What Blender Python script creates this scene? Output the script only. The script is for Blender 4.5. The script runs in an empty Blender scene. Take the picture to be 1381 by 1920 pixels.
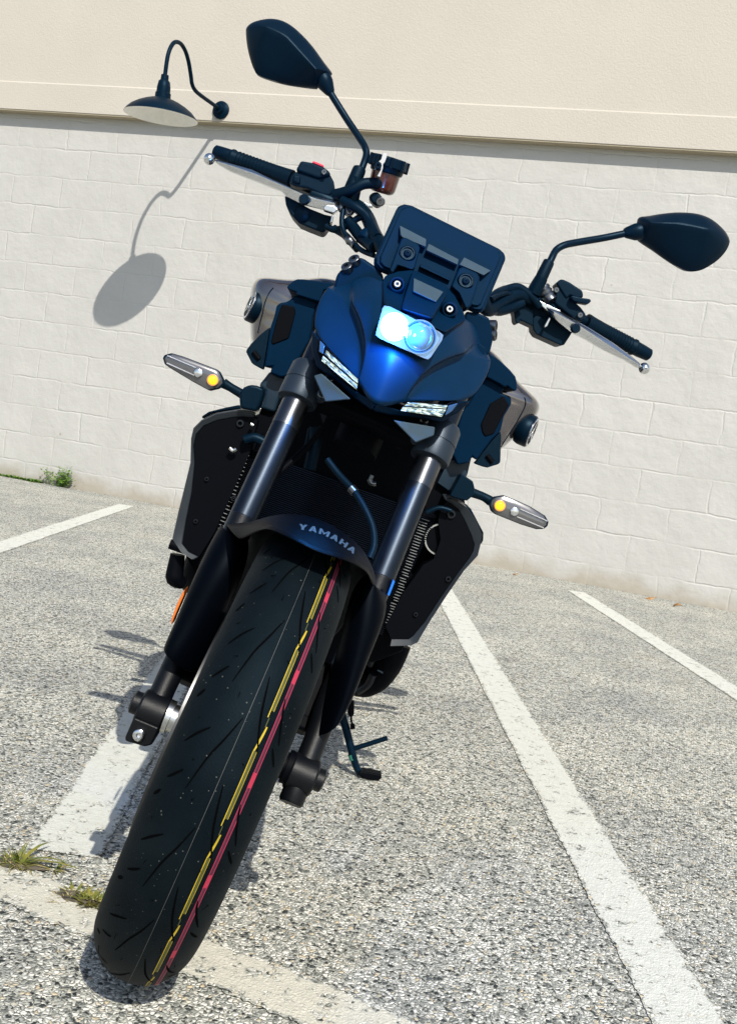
import bpy, bmesh, math, random
import numpy as np
from mathutils import Vector, Matrix
from mathutils.bvhtree import BVHTree
random.seed(7)
sc = bpy.context.scene
col = sc.collection
rad = math.radians

# ------------------------------------------------------------------ camera
W, H, F = 1381.0, 1920.0, 1935.08
CAM_H, YAW, PITCH, ROLL = 0.70879, -0.305667, -0.0757486, 0.1515178
_f = Vector((math.sin(YAW)*math.cos(PITCH), math.cos(YAW)*math.cos(PITCH), math.sin(PITCH)))
_r0 = Vector((math.cos(YAW), -math.sin(YAW), 0)); _u0 = _r0.cross(_f)
_r = math.cos(ROLL)*_r0 + math.sin(ROLL)*_u0
_u = -math.sin(ROLL)*_r0 + math.cos(ROLL)*_u0
CAM = Vector((0, 0, CAM_H))
cd = bpy.data.cameras.new('camera'); cam = bpy.data.objects.new('camera', cd); col.objects.link(cam)
cam.matrix_world = Matrix(((_r.x, _u.x, -_f.x, 0), (_r.y, _u.y, -_f.y, 0), (_r.z, _u.z, -_f.z, CAM_H), (0, 0, 0, 1)))
cd.sensor_fit = 'VERTICAL'; cd.sensor_height = 36.0; cd.lens = 36.0*F/H
cd.clip_start = 0.05; cd.clip_end = 2000
sc.camera = cam

# ------------------------------------------------------------------ light
SUN_EL, SUN_AZ = rad(44.0), rad(145.1)
w = bpy.data.worlds.new('World'); sc.world = w; w.use_nodes = True
nt = w.node_tree; bgn = nt.nodes['Background']
sky = nt.nodes.new('ShaderNodeTexSky'); sky.sky_type = 'NISHITA'; sky.sun_disc = False
sky.sun_elevation = SUN_EL; sky.sun_rotation = SUN_AZ
nt.links.new(sky.outputs[0], bgn.inputs[0]); bgn.inputs[1].default_value = 0.12
sl = bpy.data.lights.new('sun', 'SUN'); sl.energy = 4.2; sl.angle = rad(0.5); sl.color = (1, 0.95, 0.86)
so = bpy.data.objects.new('sun', sl); col.objects.link(so)
sdir = Vector((math.sin(SUN_AZ)*math.cos(SUN_EL), math.cos(SUN_AZ)*math.cos(SUN_EL), math.sin(SUN_EL)))
so.rotation_euler = sdir.to_track_quat('Z', 'Y').to_euler(); so.location = sdir*20
vs = sc.view_settings; vs.view_transform = 'Standard'; vs.look = 'None'; vs.gamma = 1; vs.exposure = 0.37
sc.cycles.max_bounces = 8
sc.cycles.caustics_reflective = False; sc.cycles.caustics_refractive = False

# ------------------------------------------------------------------ reading positions off the photograph
def ray(px, py):
    return (_r*((px-W/2)/F) - _u*((py-H/2)/F) + _f)
WALL_Y = 6.35487
def ground(px, py, z=0.0):
    d = ray(px, py); t = (z-CAM_H)/d.z; return CAM + d*t
def wallpt(px, py, off=0.0):
    d = ray(px, py); t = (WALL_Y-off)/d.y; return CAM + d*t
BX, BY, BHD, BLN = -0.59275, 1.17479, 0.334859, 0.263636
BM = Matrix.Translation((BX, BY, 0)) @ Matrix.Rotation(BHD, 4, 'Z') @ Matrix.Rotation(BLN, 4, 'Y')
BMI = BM.inverted(); CL = BMI @ CAM; BM3 = BMI.to_3x3()
def at(px, py, y):
    """pixel of the photograph at depth y of the leaning motorcycle (x across, y rearwards, z up)"""
    d = BM3 @ ray(px, py); t = (y-CL.y)/d.y; return CL + d*t
CROP = {1: (560, 360, 3.288), 2: (370, 20, 3.288), 3: (880, 380, 2.762), 4: (290, 500, 4.185), 5: (300, 740, 3.288),
        6: (660, 700, 3.4525), 7: (180, 1000, 2.656), 8: (420, 940, 4.062), 9: (220, 1180, 5.312), 10: (460, 500, 6.4),
        11: (830, 560, 5.645), 12: (520, 270, 5.312), 13: (600, 1180, 6.0), 14: (150, 1380, 2.762)}
def px(n, x, y): a, b, s = CROP[n]; return (a+x/s, b+y/s)
def P(n, x, y, d): q = px(n, x, y); return at(q[0], q[1], d)
def PL(n, pts, d):
    """list of (x, y[, depth]) of one view -> local points"""
    return [P(n, p[0], p[1], p[2] if len(p) > 2 else d) for p in pts]
def mir(pts): return [Vector((-p.x, p.y, p.z)) for p in pts]

# ------------------------------------------------------------------ materials
def new_mat(name):
    m = bpy.data.materials.new(name); m.use_nodes = True
    return m, m.node_tree, m.node_tree.nodes['Principled BSDF']
def N(t, kind, **kw):
    n = t.nodes.new(kind)
    for k, v in kw.items(): setattr(n, k, v)
    return n
def simple(name, c, rough=0.5, metal=0.0, bump=0.0, bscale=900, var=0.12, coat=0.0, spec=0.5, emit=None, es=0.0, trans=0.0, ior=1.5, tint=None):
    m, t, b = new_mat(name)
    b.inputs['Roughness'].default_value = rough; b.inputs['Metallic'].default_value = metal
    b.inputs['Coat Weight'].default_value = coat; b.inputs['Specular IOR Level'].default_value = spec
    if tint: b.inputs['Specular Tint'].default_value = tuple(tint)+(1,)
    b.inputs['Transmission Weight'].default_value = trans; b.inputs['IOR'].default_value = ior
    tc = N(t, 'ShaderNodeTexCoord'); no = N(t, 'ShaderNodeTexNoise'); no.inputs['Scale'].default_value = 35; no.inputs['Detail'].default_value = 6
    t.links.new(tc.outputs['Object'], no.inputs['Vector'])
    mx = N(t, 'ShaderNodeMix', data_type='RGBA'); c = tuple(c)
    mx.inputs['A'].default_value = tuple(x*(1-var) for x in c)+(1,); mx.inputs['B'].default_value = tuple(min(1, x*(1+var)) for x in c)+(1,)
    t.links.new(no.outputs[0], mx.inputs['Factor']); t.links.new(mx.outputs['Result'], b.inputs['Base Color'])
    if rough > 0.12:
        mr = N(t, 'ShaderNodeMapRange'); mr.inputs['To Min'].default_value = rough*0.85; mr.inputs['To Max'].default_value = min(1, rough*1.15)
        t.links.new(no.outputs[0], mr.inputs['Value']); t.links.new(mr.outputs[0], b.inputs['Roughness'])
    if bump:
        n2 = N(t, 'ShaderNodeTexNoise'); n2.inputs['Scale'].default_value = bscale; n2.inputs['Detail'].default_value = 2
        t.links.new(tc.outputs['Object'], n2.inputs['Vector'])
        bp = N(t, 'ShaderNodeBump'); bp.inputs['Strength'].default_value = bump; bp.inputs['Distance'].default_value = 0.0006
        t.links.new(n2.outputs[0], bp.inputs['Height']); t.links.new(bp.outputs[0], b.inputs['Normal'])
    if emit:
        b.inputs['Emission Color'].default_value = emit+(1,); b.inputs['Emission Strength'].default_value = es
    return m
M = {}
M['plastic'] = simple('black_plastic', (0.0005, 0.0060, 0.0140), 0.40, bump=0.25, spec=0.16, tint=(0.42, 0.72, 1.0))
M['plastic_rough'] = simple('textured_plastic', (0.0006, 0.0064, 0.0145), 0.48, bump=0.6, bscale=1500, spec=0.15, tint=(0.42, 0.72, 1.0))
M['deep'] = simple('dark_engine_metal', (0.0008, 0.0014, 0.003), 0.6, spec=0.06)
M['rubber'] = simple('grip_rubber', (0.0006, 0.0055, 0.012), 0.5, bump=0.4, spec=0.15, tint=(0.42, 0.72, 1.0))
M['cowl'] = simple('satin_charcoal_blue_flare', (0.0012, 0.0165, 0.048), 0.38, bump=0.12, spec=0.22, tint=(0.42, 0.72, 1.0))  # charcoal paint; the headlight's flare is put into its colour as blue
M['panel_blue_flare'] = simple('charcoal_plastic_blue_flare', (0.0003, 0.0105, 0.031), 0.5, bump=0.3, spec=0.08, tint=(0.42, 0.72, 1.0))  # charcoal panels, with the blue veil of the headlight flare mixed in
M['fender'] = simple('satin_black_paint', (0.0004, 0.0009, 0.0020), 0.46, bump=0.15, spec=0.06, tint=(0.6, 0.75, 1.0))
M['gloss'] = simple('gloss_grey_paint', (0.13, 0.12, 0.125), 0.10, metal=0.8, coat=1.0)
M['fork'] = simple('anodised_fork_tube', (0.030, 0.038, 0.050), 0.36, metal=1.0)
M['fork_bright'] = simple('polished_fork_collar', (0.09, 0.095, 0.105), 0.3, metal=1.0)
M['cast'] = simple('black_cast_aluminium', (0.0022, 0.003, 0.0045), 0.42, bump=0.45, spec=0.22)
M['silver'] = simple('polished_aluminium', (0.68, 0.69, 0.70), 0.2, metal=1.0)
M['steel'] = simple('zinc_steel', (0.55, 0.56, 0.55), 0.28, metal=1.0)
M['bolt'] = simple('bolt_steel', (0.16, 0.17, 0.18), 0.3, metal=1.0)
M['red'] = simple('red_switch_plastic', (0.75, 0.03, 0.06), 0.4)
M['fluid'] = simple('amber_brown_reservoir', (0.075, 0.018, 0.012), 0.22, coat=0.5)
M['orange'] = simple('orange_reflector', (0.65, 0.16, 0.02), 0.2, coat=0.5)
M['caliper'] = simple('red_brown_caliper', (0.10, 0.014, 0.011), 0.4, spec=0.2)
M['winglet_sunfacet'] = simple('grey_winglet_sunlit_facet', (0.035, 0.062, 0.085), 0.6, bump=0.5, spec=0.3)  # winglet grey; on the insets this paler tone stands for sunlight
M['lettering'] = simple('grey_lettering', (0.05, 0.085, 0.12), 0.4)
M['bluetag'] = simple('blue_tag', (0.01, 0.16, 0.6), 0.4)
M['lens'] = simple('clear_lens', (0.95, 0.97, 1.0), 0.03, trans=1.0, ior=1.2)
M['reflector'] = simple('lamp_reflector', (0.25, 0.32, 0.40), 0.2, metal=0.9)
M['smoke'] = simple('smoked_lens', (0.13, 0.13, 0.135), 0.22, metal=0.55, coat=0.6)
M['smoke_ridge'] = simple('lens_ridges', (0.55, 0.55, 0.56), 0.35)
M['led'] = simple('white_running_light', (0.22, 0.24, 0.22), 0.2, emit=(0.80, 0.95, 0.80), es=0.55)
M['lamp_lit'] = simple('lit_projector', (1, 1, 1), 0.2, emit=(0.72, 0.88, 1.0), es=14)
M['amber'] = simple('lit_amber_bulb', (1, 0.5, 0.02), 0.2, emit=(1.0, 0.45, 0.01), es=1.0)
M['amber_core'] = simple('amber_bulb_core', (1, 0.4, 0.02), 0.2, emit=(1.0, 0.30, 0.005), es=1.0)
M['glass'] = simple('projector_glass', (0.004, 0.02, 0.055), 0.12, coat=0.6)
M['mirror'] = simple('mirror_glass', (0.9, 0.9, 0.9), 0.02, metal=1.0)
M['white_in'] = simple('white_enamel', (0.8, 0.79, 0.74), 0.35)
M['lamp_black'] = simple('black_enamel', (0.0007, 0.0080, 0.018), 0.45, spec=0.12, tint=(0.42, 0.72, 1.0))
M['spar'] = simple('blue_grey_frame', (0.006, 0.02, 0.036), 0.4, bump=0.3, spec=0.35)
M['fins'] = simple('dark_radiator_fins', (0.018, 0.025, 0.04), 0.35, metal=0.9)
M['cutglass'] = simple('cut_glass', (0.10, 0.16, 0.18), 0.12, metal=0.6, coat=0.6)
M['clamp'] = simple('satin_grey_clamp', (0.022, 0.034, 0.050), 0.42, metal=0.5, bump=0.3)
M['clear_end'] = simple('dark_lens_end', (0.02, 0.07, 0.14), 0.12, coat=0.6)
M['disc'] = simple('brake_disc_steel', (0.11, 0.11, 0.11), 0.4, metal=1.0)
M['clipgrey'] = simple('dull_steel_clip', (0.30, 0.30, 0.29), 0.45, metal=0.3)
M['lamp_halo'] = simple('bright_lens_rim', (0.6, 0.8, 1.0), 0.2, emit=(0.60, 0.85, 1.0), es=3.0)
M['flagred'] = simple('bright_red_flag', (0.36, 0.018, 0.05), 0.6, var=0.3)
M['fastener'] = simple('dull_fastener', (0.004, 0.006, 0.009), 0.4, spec=0.3)
M['lit_back'] = simple('lit_lamp_interior', (0.1, 0.2, 0.3), 0.2, emit=(0.34, 0.62, 1.0), es=0.42)
M['lit_ball'] = simple('half_lit_projector', (0.05, 0.12, 0.22), 0.08, emit=(0.25, 0.48, 0.75), es=0.22, coat=1.0)
M['fintip'] = simple('bare_fin_edges', (0.16, 0.17, 0.17), 0.4)
M['screen'] = simple('display_glass', (0.01, 0.01, 0.012), 0.08, coat=1.0)
M['green'] = simple('green_stain', (0.02, 0.16, 0.11), 0.4)

# tyre: near-black rubber with dust flecks
m, t, b = new_mat('tyre_rubber'); M['tyre'] = m
tc = N(t, 'ShaderNodeTexCoord')
no = N(t, 'ShaderNodeTexNoise'); no.inputs['Scale'].default_value = 14; no.inputs['Detail'].default_value = 8; t.links.new(tc.outputs['Object'], no.inputs['Vector'])
cr = N(t, 'ShaderNodeValToRGB'); cr.color_ramp.elements[0].position = 0.35; cr.color_ramp.elements[0].color = (0.0012, 0.0026, 0.0036, 1)
cr.color_ramp.elements[1].position = 0.75; cr.color_ramp.elements[1].color = (0.0040, 0.0066, 0.0082, 1); t.links.new(no.outputs[0], cr.inputs[0])
vo = N(t, 'ShaderNodeTexVoronoi'); vo.inputs['Scale'].default_value = 170; t.links.new(tc.outputs['Object'], vo.inputs['Vector'])
n3 = N(t, 'ShaderNodeTexNoise'); n3.inputs['Scale'].default_value = 22; n3.inputs['Detail'].default_value = 3; t.links.new(tc.outputs['Object'], n3.inputs['Vector'])
sub = N(t, 'ShaderNodeMath', operation='MULTIPLY_ADD'); t.links.new(n3.outputs[0], sub.inputs[0]); sub.inputs[1].default_value = 0.55; sub.inputs[2].default_value = -0.215
lt = N(t, 'ShaderNodeMath', operation='LESS_THAN'); t.links.new(vo.outputs['Distance'], lt.inputs[0]); t.links.new(sub.outputs[0], lt.inputs[1])
sep = N(t, 'ShaderNodeSeparateColor'); t.links.new(vo.outputs['Color'], sep.inputs[0])
gt = N(t, 'ShaderNodeMath', operation='GREATER_THAN'); t.links.new(sep.outputs[0], gt.inputs[0]); gt.inputs[1].default_value = 0.6
mu = N(t, 'ShaderNodeMath', operation='MULTIPLY'); t.links.new(lt.outputs[0], mu.inputs[0]); t.links.new(gt.outputs[0], mu.inputs[1])
mx = N(t, 'ShaderNodeMix', data_type='RGBA'); mx.inputs['B'].default_value = (0.065, 0.07, 0.062, 1)
t.links.new(mu.outputs[0], mx.inputs['Factor']); t.links.new(cr.outputs[0], mx.inputs['A']); t.links.new(mx.outputs['Result'], b.inputs['Base Color'])
b.inputs['Roughness'].default_value = 0.62; b.inputs['Specular IOR Level'].default_value = 0.10; b.inputs['Specular Tint'].default_value = (0.45, 0.75, 1.0, 1)
n4 = N(t, 'ShaderNodeTexNoise'); n4.inputs['Scale'].default_value = 420; n4.inputs['Detail'].default_value = 4; t.links.new(tc.outputs['Object'], n4.inputs['Vector'])
bp = N(t, 'ShaderNodeBump'); bp.inputs['Strength'].default_value = 0.5; bp.inputs['Distance'].default_value = 0.0008
t.links.new(n4.outputs[0], bp.inputs['Height']); t.links.new(bp.outputs[0], b.inputs['Normal'])
M['groove'] = simple('tread_groove', (0.0008, 0.001, 0.0012), 0.95, spec=0.03)
M['yellow'] = simple('yellow_tyre_stripe', (0.42, 0.30, 0.012), 0.6, var=0.45)
M['yellow_dim'] = simple('worn_yellow_stripe', (0.06, 0.065, 0.012), 0.7, var=0.4)
M['pink'] = simple('red_tyre_stripe', (0.30, 0.016, 0.055), 0.6, var=0.3)
M['pink_dim'] = simple('worn_red_stripe', (0.06, 0.004, 0.02), 0.7, var=0.3)
M['whiteline'] = simple('mould_line', (0.06, 0.062, 0.058), 0.7, var=0.9)

# asphalt with pale aggregate (shared by the lot and by the worn paint)
ag = bpy.data.node_groups.new('asphalt_colour', 'ShaderNodeTree')
ag.interface.new_socket('Color', in_out='OUTPUT', socket_type='NodeSocketColor')
ag.interface.new_socket('Height', in_out='OUTPUT', socket_type='NodeSocketFloat')
go = ag.nodes.new('NodeGroupOutput')
tc = N(ag, 'ShaderNodeTexCoord')
dn = N(ag, 'ShaderNodeTexNoise'); dn.inputs['Scale'].default_value = 90; dn.inputs['Detail'].default_value = 3
ag.links.new(tc.outputs['Object'], dn.inputs['Vector'])
vadd = N(ag, 'ShaderNodeVectorMath', operation='MULTIPLY_ADD'); ag.links.new(dn.outputs['Color'], vadd.inputs[0]); vadd.inputs[1].default_value = (0.010,)*3
ag.links.new(tc.outputs['Object'], vadd.inputs[2])
def agvor(scale, feature):
    v = N(ag, 'ShaderNodeTexVoronoi', feature=feature); v.inputs['Scale'].default_value = scale
    ag.links.new(vadd.outputs[0], v.inputs['Vector']); return v
vA = agvor(165, 'F1'); vE = agvor(165, 'DISTANCE_TO_EDGE')
vB = agvor(380, 'F1')
sA = N(ag, 'ShaderNodeSeparateColor'); ag.links.new(vA.outputs['Color'], sA.inputs[0])
rA = N(ag, 'ShaderNodeValToRGB'); e = rA.color_ramp.elements
e[0].position = 0.0; e[0].color = (0.012, 0.018, 0.018, 1)
e[1].position = 1.0; e[1].color = (0.80, 0.78, 0.71, 1)
for p_, c_ in ((0.12, (0.03, 0.037, 0.035)), (0.24, (0.17, 0.18, 0.165)), (0.5, (0.34, 0.345, 0.315)), (0.55, (0.40, 0.33, 0.22)), (0.58, (0.40, 0.36, 0.28)), (0.61, (0.46, 0.46, 0.43))):
    q = e.new(p_); q.color = tuple(min(.8, z_*1.55) for z_ in c_)+(1,)
ag.links.new(sA.outputs[0], rA.inputs[0])
sB = N(ag, 'ShaderNodeSeparateColor'); ag.links.new(vB.outputs['Color'], sB.inputs[0])
rB = N(ag, 'ShaderNodeValToRGB'); rB.color_ramp.elements[0].color = (0.012, 0.017, 0.017, 1); rB.color_ramp.elements[1].color = (0.56, 0.56, 0.50, 1); rB.color_ramp.elements[1].position = 0.9
ag.links.new(sB.outputs[1], rB.inputs[0])
em = N(ag, 'ShaderNodeMapRange'); em.inputs['From Min'].default_value = 0.05; em.inputs['From Max'].default_value = 0.15
ag.links.new(vE.outputs['Distance'], em.inputs['Value'])
m1 = N(ag, 'ShaderNodeMix', data_type='RGBA'); ag.links.new(em.outputs[0], m1.inputs['Factor']); ag.links.new(rB.outputs[0], m1.inputs['A']); ag.links.new(rA.outputs[0], m1.inputs['B'])
big = N(ag, 'ShaderNodeTexNoise'); big.inputs['Scale'].default_value = 2.6; big.inputs['Detail'].default_value = 7; big.inputs['Roughness'].default_value = 0.62
ag.links.new(tc.outputs['Object'], big.inputs['Vector'])
rb = N(ag, 'ShaderNodeValToRGB'); rb.color_ramp.elements[0].position = 0.3; rb.color_ramp.elements[0].color = (0.72, 0.73, 0.74, 1); rb.color_ramp.elements[1].position = 0.7; rb.color_ramp.elements[1].color = (1.12, 1.10, 1.04, 1)
ag.links.new(big.outputs[0], rb.inputs[0])
m2 = N(ag, 'ShaderNodeMix', data_type='RGBA', blend_type='MULTIPLY'); m2.inputs['Factor'].default_value = 1
ag.links.new(m1.outputs['Result'], m2.inputs['A']); ag.links.new(rb.outputs[0], m2.inputs['B'])
st = N(ag, 'ShaderNodeTexNoise'); st.inputs['Scale'].default_value = 1.1; st.inputs['Detail'].default_value = 5; st.inputs['Roughness'].default_value = 0.7
mp = N(ag, 'ShaderNodeMapping'); mp.inputs['Location'].default_value = (3.1, 7.7, 0); ag.links.new(tc.outputs['Object'], mp.inputs[0]); ag.links.new(mp.outputs[0], st.inputs['Vector'])
rs = N(ag, 'ShaderNodeMapRange'); rs.inputs['From Min'].default_value = 0.6; rs.inputs['From Max'].default_value = 0.78; rs.inputs['To Max'].default_value = 0.4
ag.links.new(st.outputs[0], rs.inputs['Value'])
m3 = N(ag, 'ShaderNodeMix', data_type='RGBA', blend_type='MULTIPLY'); ag.links.new(rs.outputs[0], m3.inputs['Factor'])
ag.links.new(m2.outputs['Result'], m3.inputs['A']); m3.inputs['B'].default_value = (1.0, 0.80, 0.52, 1)
ag.links.new(m3.outputs['Result'], go.inputs['Color'])
hm = N(ag, 'ShaderNodeMath', operation='MULTIPLY_ADD'); ag.links.new(vE.outputs['Distance'], hm.inputs[0]); hm.inputs[1].default_value = 1.5; ag.links.new(sA.outputs[1], hm.inputs[2])
ag.links.new(hm.outputs[0], go.inputs['Height'])

m, t, b = new_mat('asphalt'); M['asphalt'] = m
g = N(t, 'ShaderNodeGroup'); g.node_tree = ag
t.links.new(g.outputs[0], b.inputs['Base Color']); b.inputs['Roughness'].default_value = 0.8
bp = N(t, 'ShaderNodeBump'); bp.inputs['Strength'].default_value = 1.0; bp.inputs['Distance'].default_value = 0.003
t.links.new(g.outputs[1], bp.inputs['Height']); t.links.new(bp.outputs[0], b.inputs['Normal'])

def paint_mat(name, wear, c):
    m, t, b = new_mat(name)
    g = N(t, 'ShaderNodeGroup'); g.node_tree = ag
    tc = N(t, 'ShaderNodeTexCoord')
    n1 = N(t, 'ShaderNodeTexNoise'); n1.inputs['Scale'].default_value = 26; n1.inputs['Detail'].default_value = 9; n1.inputs['Roughness'].default_value = 0.75
    t.links.new(tc.outputs['Object'], n1.inputs['Vector'])
    mr = N(t, 'ShaderNodeMapRange'); mr.inputs['From Min'].default_value = wear-0.035; mr.inputs['From Max'].default_value = wear+0.035
    ea = N(t, 'ShaderNodeAttribute'); ea.attribute_name = 'edge_wear'
    pw = N(t, 'ShaderNodeMath', operation='POWER'); t.links.new(ea.outputs['Fac'], pw.inputs[0]); pw.inputs[1].default_value = 1.6
    nf = N(t, 'ShaderNodeTexNoise'); nf.inputs['Scale'].default_value = 110; nf.inputs['Detail'].default_value = 5; t.links.new(tc.outputs['Object'], nf.inputs['Vector'])
    mxn = N(t, 'ShaderNodeMath', operation='MULTIPLY_ADD'); t.links.new(nf.outputs[0], mxn.inputs[0]); mxn.inputs[1].default_value = 0.35; t.links.new(n1.outputs[0], mxn.inputs[2])
    sb2 = N(t, 'ShaderNodeMath', operation='MULTIPLY_ADD'); t.links.new(pw.outputs[0], sb2.inputs[0]); sb2.inputs[1].default_value = -0.30; t.links.new(mxn.outputs[0], sb2.inputs[2])
    of2 = N(t, 'ShaderNodeMath', operation='ADD'); t.links.new(sb2.outputs[0], of2.inputs[0]); of2.inputs[1].default_value = -0.175
    t.links.new(of2.outputs[0], mr.inputs['Value'])
    n2 = N(t, 'ShaderNodeTexNoise'); n2.inputs['Scale'].default_value = 60; n2.inputs['Detail'].default_value = 8
    t.links.new(tc.outputs['Object'], n2.inputs['Vector'])
    pc = N(t, 'ShaderNodeMix', data_type='RGBA'); pc.inputs['A'].default_value = tuple(x*0.82 for x in c)+(1,); pc.inputs['B'].default_value = tuple(min(.9, x*1.1) for x in c)+(1,)
    t.links.new(n2.outputs[0], pc.inputs['Factor'])
    mx = N(t, 'ShaderNodeMix', data_type='RGBA'); t.links.new(mr.outputs[0], mx.inputs['Factor']); t.links.new(g.outputs[0], mx.inputs['A']); t.links.new(pc.outputs['Result'], mx.inputs['B'])
    t.links.new(mx.outputs['Result'], b.inputs['Base Color']); b.inputs['Roughness'].default_value = 0.75
    bp = N(t, 'ShaderNodeBump'); bp.inputs['Strength'].default_value = 0.5; bp.inputs['Distance'].default_value = 0.0025
    ad = N(t, 'ShaderNodeMath', operation='MULTIPLY_ADD'); t.links.new(n2.outputs[0], ad.inputs[0]); ad.inputs[1].default_value = 1.2; t.links.new(g.outputs[1], ad.inputs[2])
    t.links.new(ad.outputs[0], bp.inputs['Height']); t.links.new(bp.outputs[0], b.inputs['Normal'])
    return m
M['paint'] = paint_mat('white_road_paint', 0.42, (0.60, 0.605, 0.545))
M['paint_worn'] = paint_mat('worn_cream_road_paint', 0.445, (0.58, 0.56, 0.47))

# painted concrete block
m, t, b = new_mat('painted_block'); M['block'] = m
tc = N(t, 'ShaderNodeTexCoord')
nz = N(t, 'ShaderNodeTexNoise'); nz.inputs['Scale'].default_value = 7; nz.inputs['Detail'].default_value = 6; nz.inputs['Roughness'].default_value = 0.6
t.links.new(tc.outputs['Object'], nz.inputs['Vector'])
va = N(t, 'ShaderNodeVectorMath', operation='MULTIPLY_ADD'); t.links.new(nz.outputs['Color'], va.inputs[0]); va.inputs[1].default_value = (0.05, 0, 0.042); t.links.new(tc.outputs['Object'], va.inputs[2])
sx = N(t, 'ShaderNodeSeparateXYZ'); t.links.new(va.outputs[0], sx.inputs[0])
cx = N(t, 'ShaderNodeCombineXYZ')
ax_ = N(t, 'ShaderNodeMath', operation='ADD'); ax_.inputs[1].default_value = 40.64 - 0.335 + 0.0; t.links.new(sx.outputs['X'], ax_.inputs[0])
az_ = N(t, 'ShaderNodeMath', operation='ADD'); az_.inputs[1].default_value = 2.032*2 - 0.1338 - 0.015; t.links.new(sx.outputs['Z'], az_.inputs[0])
t.links.new(ax_.outputs[0], cx.inputs['X']); t.links.new(az_.outputs[0], cx.inputs['Y'])
br = N(t, 'ShaderNodeTexBrick'); br.inputs['Scale'].default_value = 1.0; br.inputs['Brick Width'].default_value = 0.4064; br.inputs['Row Height'].default_value = 0.2032
br.inputs['Mortar Size'].default_value = 0.009; br.inputs['Mortar Smooth'].default_value = 1.0; br.offset = 0.5
br.inputs['Color1'].default_value = (1, 1, 1, 1); br.inputs['Color2'].default_value = (0.975, 0.975, 0.975, 1); br.inputs['Mortar'].default_value = (0.985, 0.985, 0.98, 1)
t.links.new(cx.outputs[0], br.inputs['Vector'])
fine = N(t, 'ShaderNodeTexNoise'); fine.inputs['Scale'].default_value = 30; fine.inputs['Detail'].default_value = 9; fine.inputs['Roughness'].default_value = 0.62
t.links.new(tc.outputs['Object'], fine.inputs['Vector'])
mask = N(t, 'ShaderNodeTexNoise'); mask.inputs['Scale'].default_value = 3.2; mask.inputs['Detail'].default_value = 4
t.links.new(tc.outputs['Object'], mask.inputs['Vector'])
mkr = N(t, 'ShaderNodeMapRange'); mkr.inputs['From Min'].default_value = 0.40; mkr.inputs['From Max'].default_value = 0.68; mkr.inputs['To Min'].default_value = 0.12
t.links.new(mask.outputs[0], mkr.inputs['Value'])
mm = N(t, 'ShaderNodeMath', operation='MULTIPLY'); t.links.new(br.outputs['Fac'], mm.inputs[0]); t.links.new(mkr.outputs[0], mm.inputs[1])
h1 = N(t, 'ShaderNodeMath', operation='MULTIPLY_ADD'); t.links.new(mm.outputs[0], h1.inputs[0]); h1.inputs[1].default_value = -0.8; 
h2 = N(t, 'ShaderNodeMath', operation='MULTIPLY_ADD'); t.links.new(fine.outputs[0], h2.inputs[0]); h2.inputs[1].default_value = 0.55; h2.inputs[2].default_value = 0
lump = N(t, 'ShaderNodeTexNoise'); lump.inputs['Scale'].default_value = 9; lump.inputs['Detail'].default_value = 3; t.links.new(tc.outputs['Object'], lump.inputs['Vector'])
h3 = N(t, 'ShaderNodeMath', operation='MULTIPLY_ADD'); t.links.new(lump.outputs[0], h3.inputs[0]); h3.inputs[1].default_value = 1.5; t.links.new(h2.outputs[0], h3.inputs[2])
t.links.new(h3.outputs[0], h1.inputs[2])
bp = N(t, 'ShaderNodeBump'); bp.inputs['Strength'].default_value = 0.45; bp.inputs['Distance'].default_value = 0.010
t.links.new(h1.outputs[0], bp.inputs['Height']); t.links.new(bp.outputs[0], b.inputs['Normal'])
tint = N(t, 'ShaderNodeMix', data_type='RGBA'); tint.inputs['A'].default_value = (0.405, 0.397, 0.372, 1); tint.inputs['B'].default_value = (0.48, 0.472, 0.446, 1)
t.links.new(mask.outputs[0], tint.inputs['Factor'])
mu = N(t, 'ShaderNodeMix', data_type='RGBA', blend_type='MULTIPLY'); mu.inputs['Factor'].default_value = 1
t.links.new(tint.outputs['Result'], mu.inputs['A']); t.links.new(br.outputs['Color'], mu.inputs['B'])
sz = N(t, 'ShaderNodeSeparateXYZ'); t.links.new(tc.outputs['Object'], sz.inputs[0])
dn2 = N(t, 'ShaderNodeTexNoise'); dn2.inputs['Scale'].default_value = 6; dn2.inputs['Detail'].default_value = 8; t.links.new(tc.outputs['Object'], dn2.inputs['Vector'])
dz = N(t, 'ShaderNodeMath', operation='MULTIPLY_ADD'); t.links.new(dn2.outputs[0], dz.inputs[0]); dz.inputs[1].default_value = -0.22; t.links.new(sz.outputs['Z'], dz.inputs[2])
dr = N(t, 'ShaderNodeMapRange'); dr.inputs['From Min'].default_value = -0.1; dr.inputs['From Max'].default_value = 0.0; dr.inputs['To Min'].default_value = 0.55; dr.inputs['To Max'].default_value = 0.0; t.links.new(dz.outputs[0], dr.inputs['Value'])
dm = N(t, 'ShaderNodeMix', data_type='RGBA'); t.links.new(dr.outputs[0], dm.inputs['Factor']); t.links.new(mu.outputs['Result'], dm.inputs['A']); dm.inputs['B'].default_value = (0.27, 0.22, 0.14, 1)
fl = N(t, 'ShaderNodeTexVoronoi'); fl.inputs['Scale'].default_value = 2.6; t.links.new(tc.outputs['Object'], fl.inputs['Vector'])
flr = N(t, 'ShaderNodeMapRange'); flr.inputs['From Min'].default_value = 0.018; flr.inputs['From Max'].default_value = 0.03; flr.inputs['To Min'].default_value = 0.55; flr.inputs['To Max'].default_value = 0.0; t.links.new(fl.outputs['Distance'], flr.inputs['Value'])
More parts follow.
